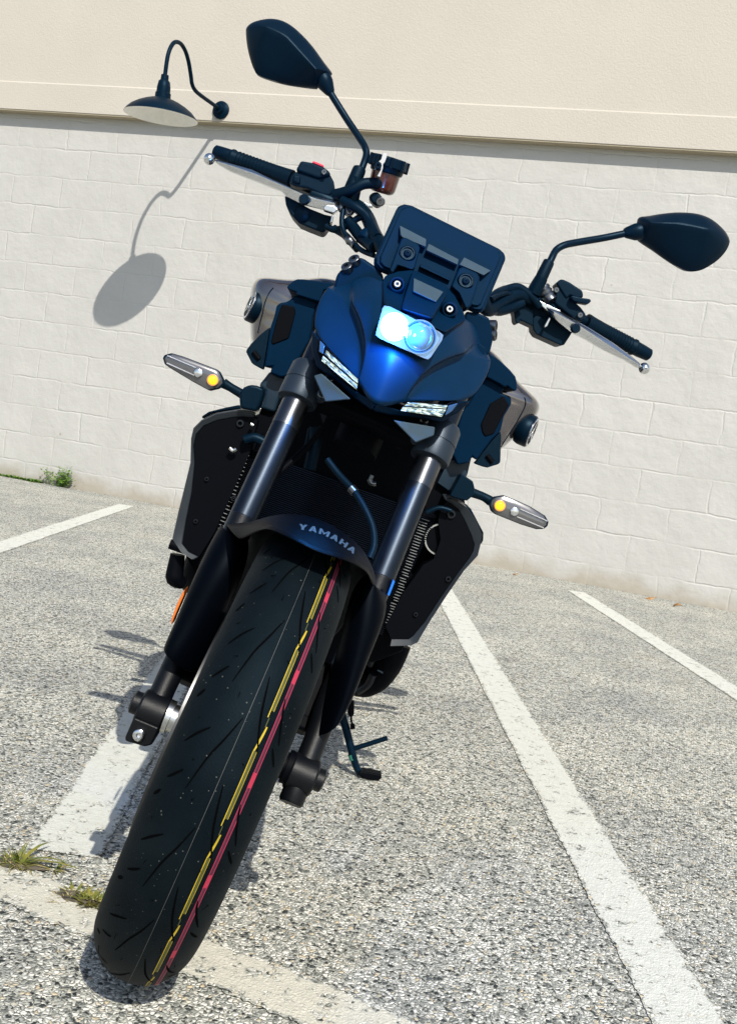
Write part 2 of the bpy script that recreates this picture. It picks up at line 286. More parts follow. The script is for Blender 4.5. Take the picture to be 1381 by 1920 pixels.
dm2 = N(t, 'ShaderNodeMix', data_type='RGBA'); t.links.new(flr.outputs[0], dm2.inputs['Factor']); t.links.new(dm.outputs['Result'], dm2.inputs['A']); dm2.inputs['B'].default_value = (0.22, 0.12, 0.07, 1)
t.links.new(dm2.outputs['Result'], b.inputs['Base Color']); b.inputs['Roughness'].default_value = 0.6

def stucco(name, c):
    m, t, b = new_mat(name)
    tc = N(t, 'ShaderNodeTexCoord')
    n1 = N(t, 'ShaderNodeTexNoise'); n1.inputs['Scale'].default_value = 95; n1.inputs['Detail'].default_value = 6; t.links.new(tc.outputs['Object'], n1.inputs['Vector'])
    n2 = N(t, 'ShaderNodeTexNoise'); n2.inputs['Scale'].default_value = 2.2; n2.inputs['Detail'].default_value = 6; t.links.new(tc.outputs['Object'], n2.inputs['Vector'])
    mx = N(t, 'ShaderNodeMix', data_type='RGBA'); mx.inputs['A'].default_value = tuple(x*0.94 for x in c)+(1,); mx.inputs['B'].default_value = tuple(x*1.05 for x in c)+(1,)
    t.links.new(n2.outputs[0], mx.inputs['Factor']); t.links.new(mx.outputs['Result'], b.inputs['Base Color']); b.inputs['Roughness'].default_value = 0.8
    bp = N(t, 'ShaderNodeBump'); bp.inputs['Strength'].default_value = 0.5; bp.inputs['Distance'].default_value = 0.004
    t.links.new(n1.outputs[0], bp.inputs['Height']); t.links.new(bp.outputs[0], b.inputs['Normal'])
    return m
M['stucco'] = stucco('cream_stucco', (0.465, 0.430, 0.372))
M['soffit'] = stucco('brown_grey_soffit', (0.36, 0.31, 0.22))
def leafmat(name, c1, c2):
    m, t, b = new_mat(name)
    oi = N(t, 'ShaderNodeTexCoord'); n1 = N(t, 'ShaderNodeTexNoise'); n1.inputs['Scale'].default_value = 60; t.links.new(oi.outputs['Object'], n1.inputs['Vector'])
    r = N(t, 'ShaderNodeValToRGB'); r.color_ramp.elements[0].position = 0.35; r.color_ramp.elements[1].position = 0.65
    r.color_ramp.elements[0].color = c1+(1,); r.color_ramp.elements[1].color = c2+(1,)
    t.links.new(n1.outputs[0], r.inputs[0]); t.links.new(r.outputs[0], b.inputs['Base Color']); b.inputs['Roughness'].default_value = 0.5
    b.inputs['Subsurface Weight'].default_value = 0.0
    return m
M['grass'] = leafmat('green_grass', (0.07, 0.11, 0.012), (0.22, 0.20, 0.03))
M['straw'] = leafmat('dry_grass', (0.35, 0.27, 0.12), (0.55, 0.47, 0.25))
M['soil'] = leafmat('dark_soil', (0.06, 0.05, 0.035), (0.14, 0.12, 0.09))
M['weed'] = leafmat('weed_leaves', (0.05, 0.12, 0.012), (0.14, 0.25, 0.03))
M['dryleaf'] = leafmat('dry_leaf', (0.25, 0.12, 0.04), (0.42, 0.24, 0.09))

# ------------------------------------------------------------------ mesh helpers
class G:
    """collects geometry of one mesh object"""
    def __init__(s): s.v = []; s.f = []; s.m = []
    def add(s, v, f, mi=0):
        o = len(s.v); s.v += [tuple(x) for x in v]; s.f += [tuple(i+o for i in q) for q in f]; s.m += [mi]*len(f); return s
def finish(name, g, mats, parent=None, bevel=0, smooth=40, sub=0, solid=0, seg=2, crease=None):
    me = bpy.data.meshes.new(name); me.from_pydata(g.v, [], g.f)
    for mm_ in (mats if isinstance(mats, (list, tuple)) else [mats]): me.materials.append(mm_)
    me.polygons.foreach_set('material_index', g.m)
    bm = bmesh.new(); bm.from_mesh(me); bmesh.ops.recalc_face_normals(bm, faces=bm.faces)
    if crease:
        cl = bm.edges.layers.float.get('crease_edge') or bm.edges.layers.float.new('crease_edge')
        for ed in bm.edges:
            k = tuple(sorted((ed.verts[0].index, ed.verts[1].index)))
            if k in crease: ed[cl] = crease[k]
    bm.to_mesh(me); bm.free()
    me.polygons.foreach_set('use_smooth', [True]*len(me.polygons))
    if smooth and not sub: me.set_sharp_from_angle(angle=rad(smooth))
    o = bpy.data.objects.new(name, me); col.objects.link(o)
    if parent: o.parent = parent
    if solid:
        md = o.modifiers.new('thickness', 'SOLIDIFY'); md.thickness = solid; md.offset = 0
    if sub:
        md = o.modifiers.new('smooth', 'SUBSURF'); md.levels = sub; md.render_levels = sub
    if bevel:
        md = o.modifiers.new('bevel', 'BEVEL'); md.width = bevel; md.segments = seg; md.limit_method = 'ANGLE'; md.angle_limit = rad(32); md.harden_normals = True; md.use_clamp_overlap = True
    return o
def catmull(pts, n=6, closed=False):
    pts = [Vector(p) for p in pts]; out = []; L = len(pts)
    for i in range(L if closed else L-1):
        a, b_, c_, d_ = (pts[(i-1) % L], pts[i], pts[(i+1) % L], pts[(i+2) % L]) if closed else (pts[max(i-1, 0)], pts[i], pts[i+1], pts[min(i+2, L-1)])
        for k in range(n):
            s = k/n
            out.append(0.5*((2*b_)+(c_-a)*s+(2*a-5*b_+4*c_-d_)*s*s+(3*b_-a-3*c_+d_)*s**3))
    if not closed: out.append(pts[-1])
    return out
def tube(g, pts, r, seg=12, n=6, mi=0, smooth=True, caps=True):
    pts = [Vector(p) for p in pts]
    rs = r if isinstance(r, (list, tuple)) else [r]*len(pts)
    if smooth and len(pts) > 2:
        q = catmull(pts, n); rr = []
        for i in range(len(pts)-1):
            for k in range(n): rr.append(rs[i]+(rs[i+1]-rs[i])*k/n)
        rr.append(rs[-1]); pts, rs = q, rr
    v = []; up = None
    for i, p in enumerate(pts):
        tg = (pts[min(i+1, len(pts)-1)]-pts[max(i-1, 0)])
        if tg.length < 1e-9: tg = Vector((0, 0, 1))
        tg.normalize()
        if up is None:
            up = Vector((0, 0, 1)) if abs(tg.z) < 0.9 else Vector((0, 1, 0))
        sd = tg.cross(up); sd.normalize(); up = sd.cross(tg); up.normalize()
        for k in range(seg):
            a = 2*math.pi*k/seg; v.append(p+(sd*math.cos(a)+up*math.sin(a))*rs[i])
    f = []
    for i in range(len(pts)-1):
        for k in range(seg):
            f.append((i*seg+k, i*seg+(k+1) % seg, (i+1)*seg+(k+1) % seg, (i+1)*seg+k))
    if caps: f.append(tuple(range(seg))[::-1]); f.append(tuple((len(pts)-1)*seg+k for k in range(seg)))
    return g.add(v, f, mi)
def lathe(g, A, B, prof, seg=24, mi=0, caps=True):
    """prof: (t along A->B, radius)"""
    A, B = Vector(A), Vector(B); d = (B-A); dn = d.normalized()
    up = Vector((0, 0, 1)) if abs(dn.z) < 0.9 else Vector((0, 1, 0)); s1 = dn.cross(up).normalized(); s2 = dn.cross(s1)
    v = []; f = []
    for t_, r_ in prof:
        for k in range(seg):
            a = 2*math.pi*k/seg; v.append(A+d*t_+(s1*math.cos(a)+s2*math.sin(a))*r_)
    for i in range(len(prof)-1):
        for k in range(seg): f.append((i*seg+k, i*seg+(k+1) % seg, (i+1)*seg+(k+1) % seg, (i+1)*seg+k))
    if caps: f.append(tuple(range(seg))[::-1]); f.append(tuple((len(prof)-1)*seg+k for k in range(seg)))
    return g.add(v, f, mi)
def slab(g, pts, th, mi=0, scale=1.0, shift=(0, 0, 0)):
    """outline of points extruded rearwards by th (a vector or a length along y)"""
    pts = [Vector(p) for p in pts]; n = len(pts)
    e = Vector((0, th, 0)) if not isinstance(th, Vector) else th
    c = sum(pts, Vector())/n
    back = [c+(p-c)*scale+e+Vector(shift) for p in pts]
    f = [tuple(range(n)), tuple(range(2*n-1, n-1, -1))]+[(i, i+n, (i+1) % n+n, (i+1) % n) for i in range(n)]
    return g.add(pts+back, f, mi)
def near_seg(p, ridge):
    best = None
    for a, b_ in zip(ridge[:-1], ridge[1:]):
        ab = b_-a; t_ = max(0, min(1, (p-a).dot(ab)/max(ab.length_squared, 1e-12))); q = a+ab*t_
        if best is None or (q-p).length < (best-p).length: best = q
    return best
def dome(g, outline, ridge, depth, th, steps=7, mi=0, power=0.6):
    """closed shell: outline raised towards a ridge line on the viewer's side, flat at the back"""
    out = [Vector(p) for p in outline]; ridge = [Vector(p) for p in ridge]; n = len(out); v = []; f = []
    ax = ridge[-1]-ridge[0]
    def onr(p):
        t_ = max(0.02, min(0.98, (p-ridge[0]).dot(ax)/ax.length_squared)); k_ = t_*(len(ridge)-1); i_ = min(len(ridge)-2, int(k_)); return ridge[i_].lerp(ridge[i_+1], k_-i_)
    rn = [onr(p) for p in out]
    for s in range(steps+1):
        t_ = .97*s/steps
        for i in range(n):
            q = out[i].lerp(rn[i], t_); q.y = out[i].y*(1-t_)+rn[i].y*t_ - depth*(t_**power if t_ > 0 else 0); v.append(q)
    for s in range(steps):
        for i in range(n): f.append((s*n+i, s*n+(i+1) % n, (s+1)*n+(i+1) % n, (s+1)*n+i))
    f.append(tuple(steps*n+i for i in range(n)))
    b0 = len(v); c = sum(out, Vector())/n
    for i in range(n): v.append(c+(out[i]-c)*0.97+Vector((0, th, 0)))
    for i in range(n): f.append((i, b0+i, b0+(i+1) % n, (i+1) % n))
    f.append(tuple(b0+i for i in range(n))[::-1])
    return g.add(v, f, mi)
def box(g, c, sz, mi=0, rot=None):
    c = Vector(c); v = []
    for x in (-1, 1):
        for y in (-1, 1):
            for z in (-1, 1):
                q = Vector((x*sz[0]/2, y*sz[1]/2, z*sz[2]/2))
                if rot: q = rot @ q
                v.append(c+q)
    return g.add(v, [(0, 1, 3, 2), (4, 6, 7, 5), (0, 4, 5, 1), (2, 3, 7, 6), (0, 2, 6, 4), (1, 5, 7, 3)], mi)
def bolt(name, c, axis, r, parent, mat=None, depth=0.008):
    """socket-head bolt"""
    g = G(); c = Vector(c); ax = Vector(axis).normalized()
    lathe(g, c+ax*depth, c-ax*0.004, [(0, r*0.42), (0.0, r*0.8), (0.12, r), (1, r)], 18, 0, caps=False)
    lathe(g, c+ax*depth, c-ax*0.004, [(0, r*0.42), (0.45, r*0.42), (0.46, 0.0002)], 6, 0, caps=False)
    return finish(name, g, mat or M['bolt'], parent)
def tagit(o, label, cat, group=None, kind=None):
    if label: o['label'] = label
    if cat: o['category'] = cat
    if group: o['group'] = group
    if kind: o['kind'] = kind
def empty(name, loc=(0, 0, 0)):
    o = bpy.data.objects.new(name, None); o.empty_display_size = 0.1; o.location = loc; col.objects.link(o); return o

# ================================================================== SETTING
g = G()
xs = [-120, -12, -3, 3, 12, 120]
g.add([(-150, -150, 0), (150, -150, 0), (150, 150, 0), (-150, 150, 0)], [(0, 1, 2, 3)])
lot = finish('parking_lot', g, M['asphalt']); tagit(lot, 'worn asphalt parking lot with pale exposed aggregate', 'ground', kind='structure')

def ragged_strip(name, a, b_, wd, mat, z, rag=0.004, step=0.006, cut0=0.0, cut1=0.0):
    a, b_ = Vector((a[0], a[1], 0)), Vector((b_[0], b_[1], 0)); d = b_-a; L = d.length; d.normalize(); nrm = Vector((-d.y, d.x, 0))
    n = int(L/step); v = []; f = []; ph = random.random()*9
    def nz(i, k): return rag*(0.3*math.sin(i*0.11+ph+k*2)+0.9*(random.random()-0.5))
    cols = (-.5, -.40, 0, .40, .5); wear = []
    for i in range(n+1):
        p = a+d*(L*i/n)
        for k, c_ in enumerate(cols):
            v.append(p-nrm*(wd*1.10*c_+(nz(i, k) if k in (0, 4) else 0))+Vector((0, 0, z))); wear.append((1.0 if k in (0, 4) else 0.0) if 0 < i < n else 1.0)
    for i in range(n):
        for k in range(4): f.append((5*i+k, 5*i+k+1, 5*i+k+6, 5*i+k+5))
    gg = G(); gg.add(v, f)
    o = finish(name, gg, mat, smooth=0); o['kind'] = 'structure'; at_ = o.data.attributes.new('edge_wear', 'FLOAT', 'POINT'); at_.data.foreach_set('value', wear); return o
def gp(x, y): p = ground(x, y); return (p.x, p.y)
def mid(p, q): return ((p[0]+q[0])/2, (p[1]+q[1])/2)
# four stall lines run to the wall, one line crosses their near ends
A0, A1 = mid(gp(1215, 1900), gp(1345, 1900)), mid(gp(830, 1140), gp(858, 1125))
ex = lambda p, q, s: (p[0]+(p[0]-q[0])*s, p[1]+(p[1]-q[1])*s)
o = ragged_strip('painted_line', ex(A0, A1, 0.25), ex(A1, A0, 0.30), 0.098, M['paint'], 0.002); o['label'] = 'white stall line running back to the wall right of the motorcycle'; o['category'] = 'road marking'
B1, B0 = mid(gp(1062, 1108), gp(1095, 1110)), mid(gp(1381, 1318), gp(1381, 1285))
o = ragged_strip('painted_line', ex(B0, B1, 0.9), B1, 0.098, M['paint'], 0.002); o['label'] = 'white stall line farthest right ending just short of the wall'; o['category'] = 'road marking'
D1, D0 = mid(gp(222, 945), gp(252, 950)), mid(gp(0, 1012), gp(0, 1042))
o = ragged_strip('painted_line', ex(D0, D1, 0.9), D1, 0.10, M['paint'], 0.002); o['label'] = 'white stall line at far left reaching the wall near the weeds'; o['category'] = 'road marking'
C0 = mid(gp(57, 1592), gp(180, 1612)); C1 = (C0[0]-0.3535*4.6, C0[1]+0.9354*4.6)
o = ragged_strip('painted_line', C0, C1, 0.104, M['paint'], 0.002, rag=0.004); o['label'] = 'white stall line passing under the motorcycle behind its front wheel'; o['category'] = 'road marking'
E0 = mid(gp(0, 1637), gp(0, 1665)); E1 = mid(gp(700, 1875), gp(528, 1914))
o = ragged_strip('painted_line', ex(E0, E1, 1.5), ex(E1, E0, 2.0), 0.088, M['paint_worn'], 0.0025, rag=0.009); o['label'] = 'worn cream line crossing under the front tyre'; o['category'] = 'road marking'

# building: block wall below, stucco band and upper wall
bld = empty('building', (-2.5, WALL_Y, 0)); tagit(bld, 'cream building wall of painted blocks below a stucco upper storey', 'building')
def inb(g_): # building parts are given in world metres
    g_.v = [(x+2.5, y-WALL_Y, z) for x, y, z in g_.v]; return g_
X0, X1 = -16, 12
g = G(); g.add([(X0, WALL_Y, -0.05), (X1, WALL_Y, -0.05), (X1, WALL_Y, 2.61), (X0, WALL_Y, 2.61), (X0, WALL_Y+0.3, -0.05), (X1, WALL_Y+0.3, -0.05), (X1, WALL_Y+0.3, 2.61), (X0, WALL_Y+0.3, 2.61)],
   [(0, 1, 2, 3), (4, 7, 6, 5), (0, 4, 5, 1), (3, 2, 6, 7), (0, 3, 7, 4), (1, 5, 6, 2)])
finish('block_wall', inb(g), M['block'], bld)
LED = 0.0814
def zrow(y, z0, z1, t0, t1, x0=X0, x1=X1, y1=WALL_Y+0.3):
    g_ = G(); g_.add([(x0, y, z0), (x1, y, z0), (x1, y, z1), (x0, y, z1), (x0, y1, z0), (x1, y1, z0), (x1, y1, t1), (x0, y1, t1)],
        [(0, 1, 2, 3), (4, 7, 6, 5), (0, 4, 5, 1), (3, 2, 6, 7), (0, 3, 7, 4), (1, 5, 6, 2)]); return g_
g = G()
# band with a sloped top edge
yb, yt = WALL_Y-LED, WALL_Y-LED+0.014
v = []
for x in (X0, X1): v += [(x, yb, 2.60), (x, yb, 2.785), (x, yt, 2.797), (x, yt, 5.2), (x, WALL_Y+0.3, 5.2), (x, WALL_Y+0.3, 2.612), (x, yb+0.004, 2.597)]
n_ = 7
g.add(v, [(i, (i+1) % n_, n_+(i+1) % n_, n_+i) for i in range(n_)]+[tuple(range(n_)), tuple(range(2*n_-1, n_-1, -1))])
finish('stucco_upper_wall', inb(g), [M['stucco'], M['soffit']], bld)
# brown-grey underside of the band: its own thin drip board under the overhang
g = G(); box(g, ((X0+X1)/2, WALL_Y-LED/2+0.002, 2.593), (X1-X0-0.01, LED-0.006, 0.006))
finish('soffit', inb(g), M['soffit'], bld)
# side and roof so that it is a building from anywhere
g = G(); box(g, ((X0+X1)/2, WALL_Y+4.3, 2.6), (X1-X0-0.02, 7.9, 5.18)); finish('building_body', inb(g), M['stucco'], bld)

# gooseneck wall lamp
lx = -3.4105
lamp = empty('gooseneck_lamp', (lx, WALL_Y-LED, 2.668)); tagit(lamp, 'black gooseneck barn lamp with white inside shade mounted on the cream band', 'wall lamp')
LB = Vector((lx, WALL_Y-LED, 2.668))
def il(g_): g_.v = [tuple(Vector(p)-LB) for p in g_.v]; return g_
g = G(); lathe(g, (lx, WALL_Y-LED, 2.668), (lx, WALL_Y-LED-0.05, 2.668), [(0, 0.058), (0.25, 0.058), (0.4, 0.048), (0.5, 0.03), (1.0, 0.026)], 28); finish('mount_plate', il(g), M['lamp_black'], lamp)
g = G(); tube(g, [(lx, y, z) for y, z in ((6.25, 2.668), (6.17, 2.667), (5.98, 2.663), (5.90, 2.668), (5.855, 2.69), (5.825, 2.735), (5.775, 2.80), (5.72, 2.842), (5.655, 2.858), (5.59, 2.838), (5.55, 2.785), (5.534, 2.72), (5.5337, 2.60))], 0.0125, 14, 5)
finish('gooseneck_arm', il(g), M['lamp_black'], lamp)
sh = Vector((lx, 5.5337, 2.385))
g = G(); lathe(g, sh+Vector((0, 0, 0.24)), sh+Vector((0, .014, 0)), [(0, 0.022), (0.12, 0.024), (0.16, 0.034), (0.30, 0.040), (0.42, 0.041), (0.44, 0.046), (0.55, 0.047), (0.57, 0.052), (0.60, 0.080), (0.64, 0.105), (0.72, 0.145), (0.82, 0.182), (0.92, 0.206), (0.98, 0.217), (1.0, 0.220)], 48, caps=False)
g.add([], [])
lathe(g, sh+Vector((0, 0, 0.24)), sh+Vector((0, .014, 0)), [(1.0, 0.220), (0.985, 0.216), (0.92, 0.201), (0.82, 0.176), (0.72, 0.138), (0.66, 0.10), (0.64, 0.05), (0.64, 0.001)], 48, 1, caps=False)
finish('lamp_shade', il(g), [M['lamp_black'], M['white_in']], lamp)

# ------------------------------------------------------------------ plants and leaves
def blades(g, base, n, spread, hmin, hmax, lean, wd=0.0022, mi=0, flat=0.0):
    for i in range(n):
        a = random.random()*6.283; r_ = spread*math.sqrt(random.random())
        p = Vector(base)+Vector((math.cos(a)*r_, math.sin(a)*r_, 0)); dirn = Vector((math.cos(a+random.uniform(-.6, .6)), math.sin(a+random.uniform(-.6, .6)), 0))
        h_ = random.uniform(hmin, hmax); ln = random.uniform(0.3, 1)*lean; sd = Vector((-dirn.y, dirn.x, 0))*wd*random.uniform(.6, 1.3)
        pts = [p+dirn*(ln*t_**1.3)+Vector((0, 0, h_*(t_-flat*t_*t_))) for t_ in (0, .35, .7, 1)]
        v = []
        for k, q in enumerate(pts[:-1]): ww = (1, .9, .6)[k]; v += [q-sd*ww, q+sd*ww]
        v.append(pts[-1]); g.add(v, [(0, 1, 3, 2), (2, 3, 5, 4), (4, 5, 6)], mi)
def soil_patch(g, rx, ry):
    v = [(0, 0, .0045)]
    for k in range(26):
        a_ = 6.283*k/26; r_ = random.uniform(.7, 1.15); v.append((rx*r_*math.cos(a_), ry*r_*math.sin(a_), .0028))
    g.add(v, [(0, 1+k, 1+(k+1) % 26) for k in range(26)], 2)
g = G(); b0 = ground(38, 1622)
for k in range(9):
    c_ = (random.gauss(0, .014), random.gauss(0, .008), 0); blades(g, c_, 16, 0.007, 0.004, 0.02, 0.028, 0.0011, 0, 0.5); blades(g, c_, 9, 0.008, 0.003, 0.012, 0.022, 0.0010, 1, 0.4)
blades(g, (-.004, .003, 0), 9, 0.008, 0.025, 0.045, 0.035, 0.0015, 0, 0.3)
soil_patch(g, .034, .020)
for a_, l_ in ((0.15, 0.085), (0.35, 0.06), (1.5, 0.06)):
    d_ = Vector((math.cos(a_), math.sin(a_), 0)); s_ = Vector((-d_.y, d_.x, 0))*0.0028
    pts = [d_*(l_*t_)+Vector((0, 0, 0.004+0.03*t_*(1.25-t_))) for t_ in (0, .3, .6, .85, 1)]
    v = []
    for k, q in enumerate(pts[:-1]): v += [q-s_*(1, 1, .8, .5)[k], q+s_*(1, 1, .8, .5)[k]]
    g.add(v+[pts[-1]], [(0, 1, 3, 2), (2, 3, 5, 4), (4, 5, 7, 6), (6, 7, 8)], 0)
o = finish('grass_tuft', g, [M['grass'], M['straw'], M['soil']], smooth=0); o.location = b0; o.scale = (1.15, 1.15, 1.1); tagit(o, 'spiky green grass tuft with long blades at end of the white stall line', 'grass tuft', 'grass tufts in the asphalt cracks')
g = G(); b0 = ground(152, 1688)
for k in range(7):
    blades(g, (random.uniform(-.028, .034), random.uniform(-.012, .012), 0), 34, 0.012, 0.006, 0.02, 0.02, 0.0013, 0, 0.4)
for k in range(5): blades(g, (random.uniform(-.03, .035), random.uniform(-.018, .006), 0), 14, 0.012, 0.003, 0.01, 0.022, 0.001, 1, 0.3)
soil_patch(g, .045, .018)
o = finish('grass_tuft', g, [M['grass'], M['straw'], M['soil']], smooth=0); o.location = b0; tagit(o, 'low mossy grass clump touching the front tyre on worn line', 'grass tuft', 'grass tufts in the asphalt cracks')
# weed at the foot of the wall
wb = Vector((-4.33, WALL_Y-0.03, 0)); wd_ = empty('weed', wb); tagit(wd_, 'leafy green weed growing at the foot of the block wall', 'weed')
g = G(); gs = G()
for k in range(9):
    bx = random.uniform(-.11, .1); hh = random.uniform(.05, .17)*(1-abs(bx)*2.5); tip = Vector((bx*1.3, random.uniform(-.05, 0), max(.03, hh)))
    tube(gs, [(bx*.5, -0.01, 0), (bx*.8, -0.02, tip.z*.5), tip], 0.0015, 5, 3)
    for q in range(60):
        t_ = random.random(); c_ = Vector((bx*.5, -.01, 0)).lerp(tip, .2+.8*t_)+Vector((random.gauss(0, .018), random.gauss(0, .014), random.gauss(0, .012)))
        c_.z = max(.004, c_.z); c_.y = min(c_.y, 0.02)
        a_ = random.random()*6.28; u_ = Vector((math.cos(a_), math.sin(a_)*.6, random.uniform(-.3, .6))).normalized(); s_ = u_.cross(Vector((0.1, -.5, 1))).normalized()
        L_ = random.uniform(.011, .026)
        g.add([c_, c_+u_*L_*.5+s_*L_*.3, c_+u_*L_, c_+u_*L_*.5-s_*L_*.3], [(0, 1, 2, 3)])
finish('stem', gs, M['weed'], wd_); finish('foliage', g, M['weed'], wd_, smooth=0)
g = G()
for k in range(1100):
    x = -5.5+1.12*random.random()**.55; y = WALL_Y-0.02-abs(random.gauss(0, .022)); a_ = random.random()*6.28
    if x > -4.45: x -= 0.1
    u_ = Vector((math.cos(a_), math.sin(a_), random.uniform(.1, .8))).normalized(); s_ = u_.cross(Vector((0, 0, 1))).normalized(); L_ = random.uniform(.010, .026); c_ = Vector((x, y, .002))
    g.add([c_-s_*L_*.15, c_+s_*L_*.15, c_+u_*L_+s_*L_*.2, c_+u_*L_*1.4, c_+u_*L_-s_*L_*.2], [(0, 1, 2, 3, 4)])
o = finish('ground_cover', g, M['weed'], smooth=0); tagit(o, 'strip of low green moss and grass along the wall foot', 'ground cover', kind='stuff')
g = G()
for k in range(240):
    x = random.uniform(-4.4, 0.6); y = WALL_Y-0.012-abs(random.gauss(0, .02)); a_ = random.random()*6.28; L_ = random.uniform(.003, .011)
    u_ = Vector((math.cos(a_), math.sin(a_), random.uniform(0, .5)))*L_; s_ = Vector((-u_.y, u_.x, 0))*.5; c_ = Vector((x, y, .003))
    g.add([c_, c_+u_*.5+s_, c_+u_, c_+u_*.5-s_], [(0, 1, 2, 3)])
o = finish('leaf_litter', g, M['dryleaf'], smooth=0); tagit(o, 'brown crumbs of dry leaf litter along the wall foot', 'leaf litter', kind='stuff')
for px_, py_, sz, lab in ((1217, 1124, 0.075, 'brown dry leaf lying against the wall beside the right stall line'), (966, 1079, 0.035, 'small orange leaf scrap at the wall foot behind the motorcycle'), (1270, 1139, 0.05, 'flat grey-brown leaf at the wall foot farther right')):
    p = ground(px_, py_); p.y = min(p.y, WALL_Y-0.03); g = G(); v = []; f = []
    for i in range(7):
        t_ = i/6; wd2 = sz*.28*math.sin(math.pi*min(.98, t_+.04))*(1+.25*math.sin(i*2.3))
        for k in (-1, 0, 1): v.append((sz*(t_-.5), k*wd2, .006+.010*abs(k)*math.sin(2.2*t_+px_)+.012*t_*(1-t_)*2))
    for i in range(6):
        for k in (0, 1): f.append((i*3+k, i*3+k+1, i*3+4+k, i*3+3+k))
    g.add(v, f); o = finish('dry_leaf', g, M['dryleaf'], solid=.0008); o.location = p; o.rotation_euler = (.2, -.25, random.uniform(-.5, .5)); tagit(o, lab, 'leaf', 'dry leaves along the wall')

# ================================================================== MOTORCYCLE
bike = empty('motorcycle'); bike.matrix_world = BM
tagit(bike, 'matte charcoal naked motorcycle with headlight flare coloured into its panels, leaning on its side stand with headlight lit', 'motorcycle')
AXL = (0.009, 0.263)
def fork(z, x=0.104): return Vector((x, 0.009+0.377*(z-0.263), z))
FD = Vector((0, -0.353, -0.936))           # down the fork
FN = Vector((0, -0.936, 0.353))            # forward of the fork

# ---- front wheel
fw = G()
lathe(fw, (-0.06, 0, 0.3), (0.06, 0, 0.3), [(0.16, 0.222), (0.2, 0.212), (0.3, 0.200), (0.5, 0.196), (0.7, 0.200), (0.8, 0.212), (0.84, 0.222)], 72, caps=False)
lathe(fw, (-0.045, 0, 0.3), (0.045, 0, 0.3), [(0, 0.022), (0.05, 0.04), (0.5, 0.034), (0.95, 0.04), (1, 0.022)], 24)
for k in range(5):
    a_ = k*2*math.pi/5+.3
    for da in (-.12, .12):
        p0 = Vector((0, math.cos(a_)*.03, .3+math.sin(a_)*.03)); p1 = Vector((0, math.cos(a_+da)*.2, .3+math.sin(a_+da)*.2))
        tube(fw, [p0, p0.lerp(p1, .5), p1], [.013, .010, .010], 8, 3)
wheel = finish('front_wheel', fw, M['deep'], bike)
prof = [(-0.046, 0.218), (-0.052, 0.228), (-0.058, 0.240), (-0.060, 0.250), (-0.058, 0.260), (-0.052, 0.272), (-0.042, 0.284), (-0.030, 0.293), (-0.015, 0.2985), (0, 0.300)]
prof = prof+[(-s, r_) for s, r_ in prof[:-1][::-1]]
pc = catmull([Vector((s, r_, 0)) for s, r_ in prof], 3)
SS = np.array([p.x for p in pc]); RR = np.array([p.y for p in pc])
kk = slice(int(np.argmin(SS)), int(np.argmax(SS))+1)
def tyre_pt(t_, s, off=0.0, R0=0.0):
    r_ = float(np.interp(s, SS[kk], RR[kk]))+off; return Vector((s, -r_*math.sin(t_), 0.3-r_*math.cos(t_)))
g = G(); ns = 160; v = []; f = []
for i in range(ns):
    a_ = 2*math.pi*i/ns
    for p in pc: v.append((p.x, -p.y*math.sin(a_), 0.3-p.y*math.cos(a_)))
m_ = len(pc)
for i in range(ns):
    for k in range(m_-1): f.append((i*m_+k, ((i+1) % ns)*m_+k, ((i+1) % ns)*m_+k+1, i*m_+k+1))
    f.append((i*m_, i*m_+m_-1, ((i+1) % ns)*m_+m_-1, ((i+1) % ns)*m_))
g.add(v, f, 0)
def lens_strip(path, wmax, mi, off=0.0005, taper=True, n=12):
    """thin strip on the tread along (angle in degrees, lateral) points"""
    q = catmull([Vector((a, s, 0)) for a, s in path], max(2, n//(len(path)-1)))
    v = []; L = len(q)
    for i, p in enumerate(q):
        tg = q[min(i+1, L-1)]-q[max(i-1, 0)]; dx, dy = tg.x*math.pi/180*.29, tg.y; l_ = math.hypot(dx, dy) or 1
        na, nsd = -dy/l_, dx/l_
        u = i/(L-1); ww = wmax/2*((math.sin(math.pi*min(1, u*.9+.05)))**.6 if taper else 1)
        for sg in (-1, 1):
            v.append(tyre_pt(rad(p.x)+sg*na*ww/.29, p.y+sg*nsd*ww, off))
    g.add(v, [(2*i, 2*i+1, 2*i+3, 2*i+2) for i in range(L-1)], mi)
for k in range(16):
    T0 = 22.5*k+random.uniform(-.3, .3)
    lens_strip([(136+T0, .0005), (131+T0, -.008), (126.5+T0, -.0165), (119.5+T0, -.0245)], .0022, 1)
    lens_strip([(132+T0, -.026), (130+T0, -.036), (127.5+T0, -.045)], .0024, 1)
    lens_strip([(122.5+T0, -.034), (119.5+T0, -.046)], .0026, 1)
    lens_strip([(139+T0, -.047), (137+T0, -.052)], .003, 1, n=5)
    lens_strip([(145.5+T0, .009), (140+T0, .014), (136+T0, .019), (130.5+T0, .0285)], .0024, 1)
    lens_strip([(143+T0, .033), (139+T0, .038), (134+T0, .046)], .0022, 1)
    lens_strip([(133+T0, .041), (129.5+T0, .050)], .0024, 1)
    for s0, a0 in ((-.03, 125), (-.012, 118), (.02, 128), (.045, 141), (-.042, 133)):   # moulding hairs
        p0 = tyre_pt(rad(a0+T0), s0+random.uniform(-.004, .004)); p1 = tyre_pt(rad(a0+T0+random.uniform(-1.2, 1.2)), s0+random.uniform(-.004, .004), .0045)
        tube(g, [p0, p1], [.0005, .0002], 4, mi=1)
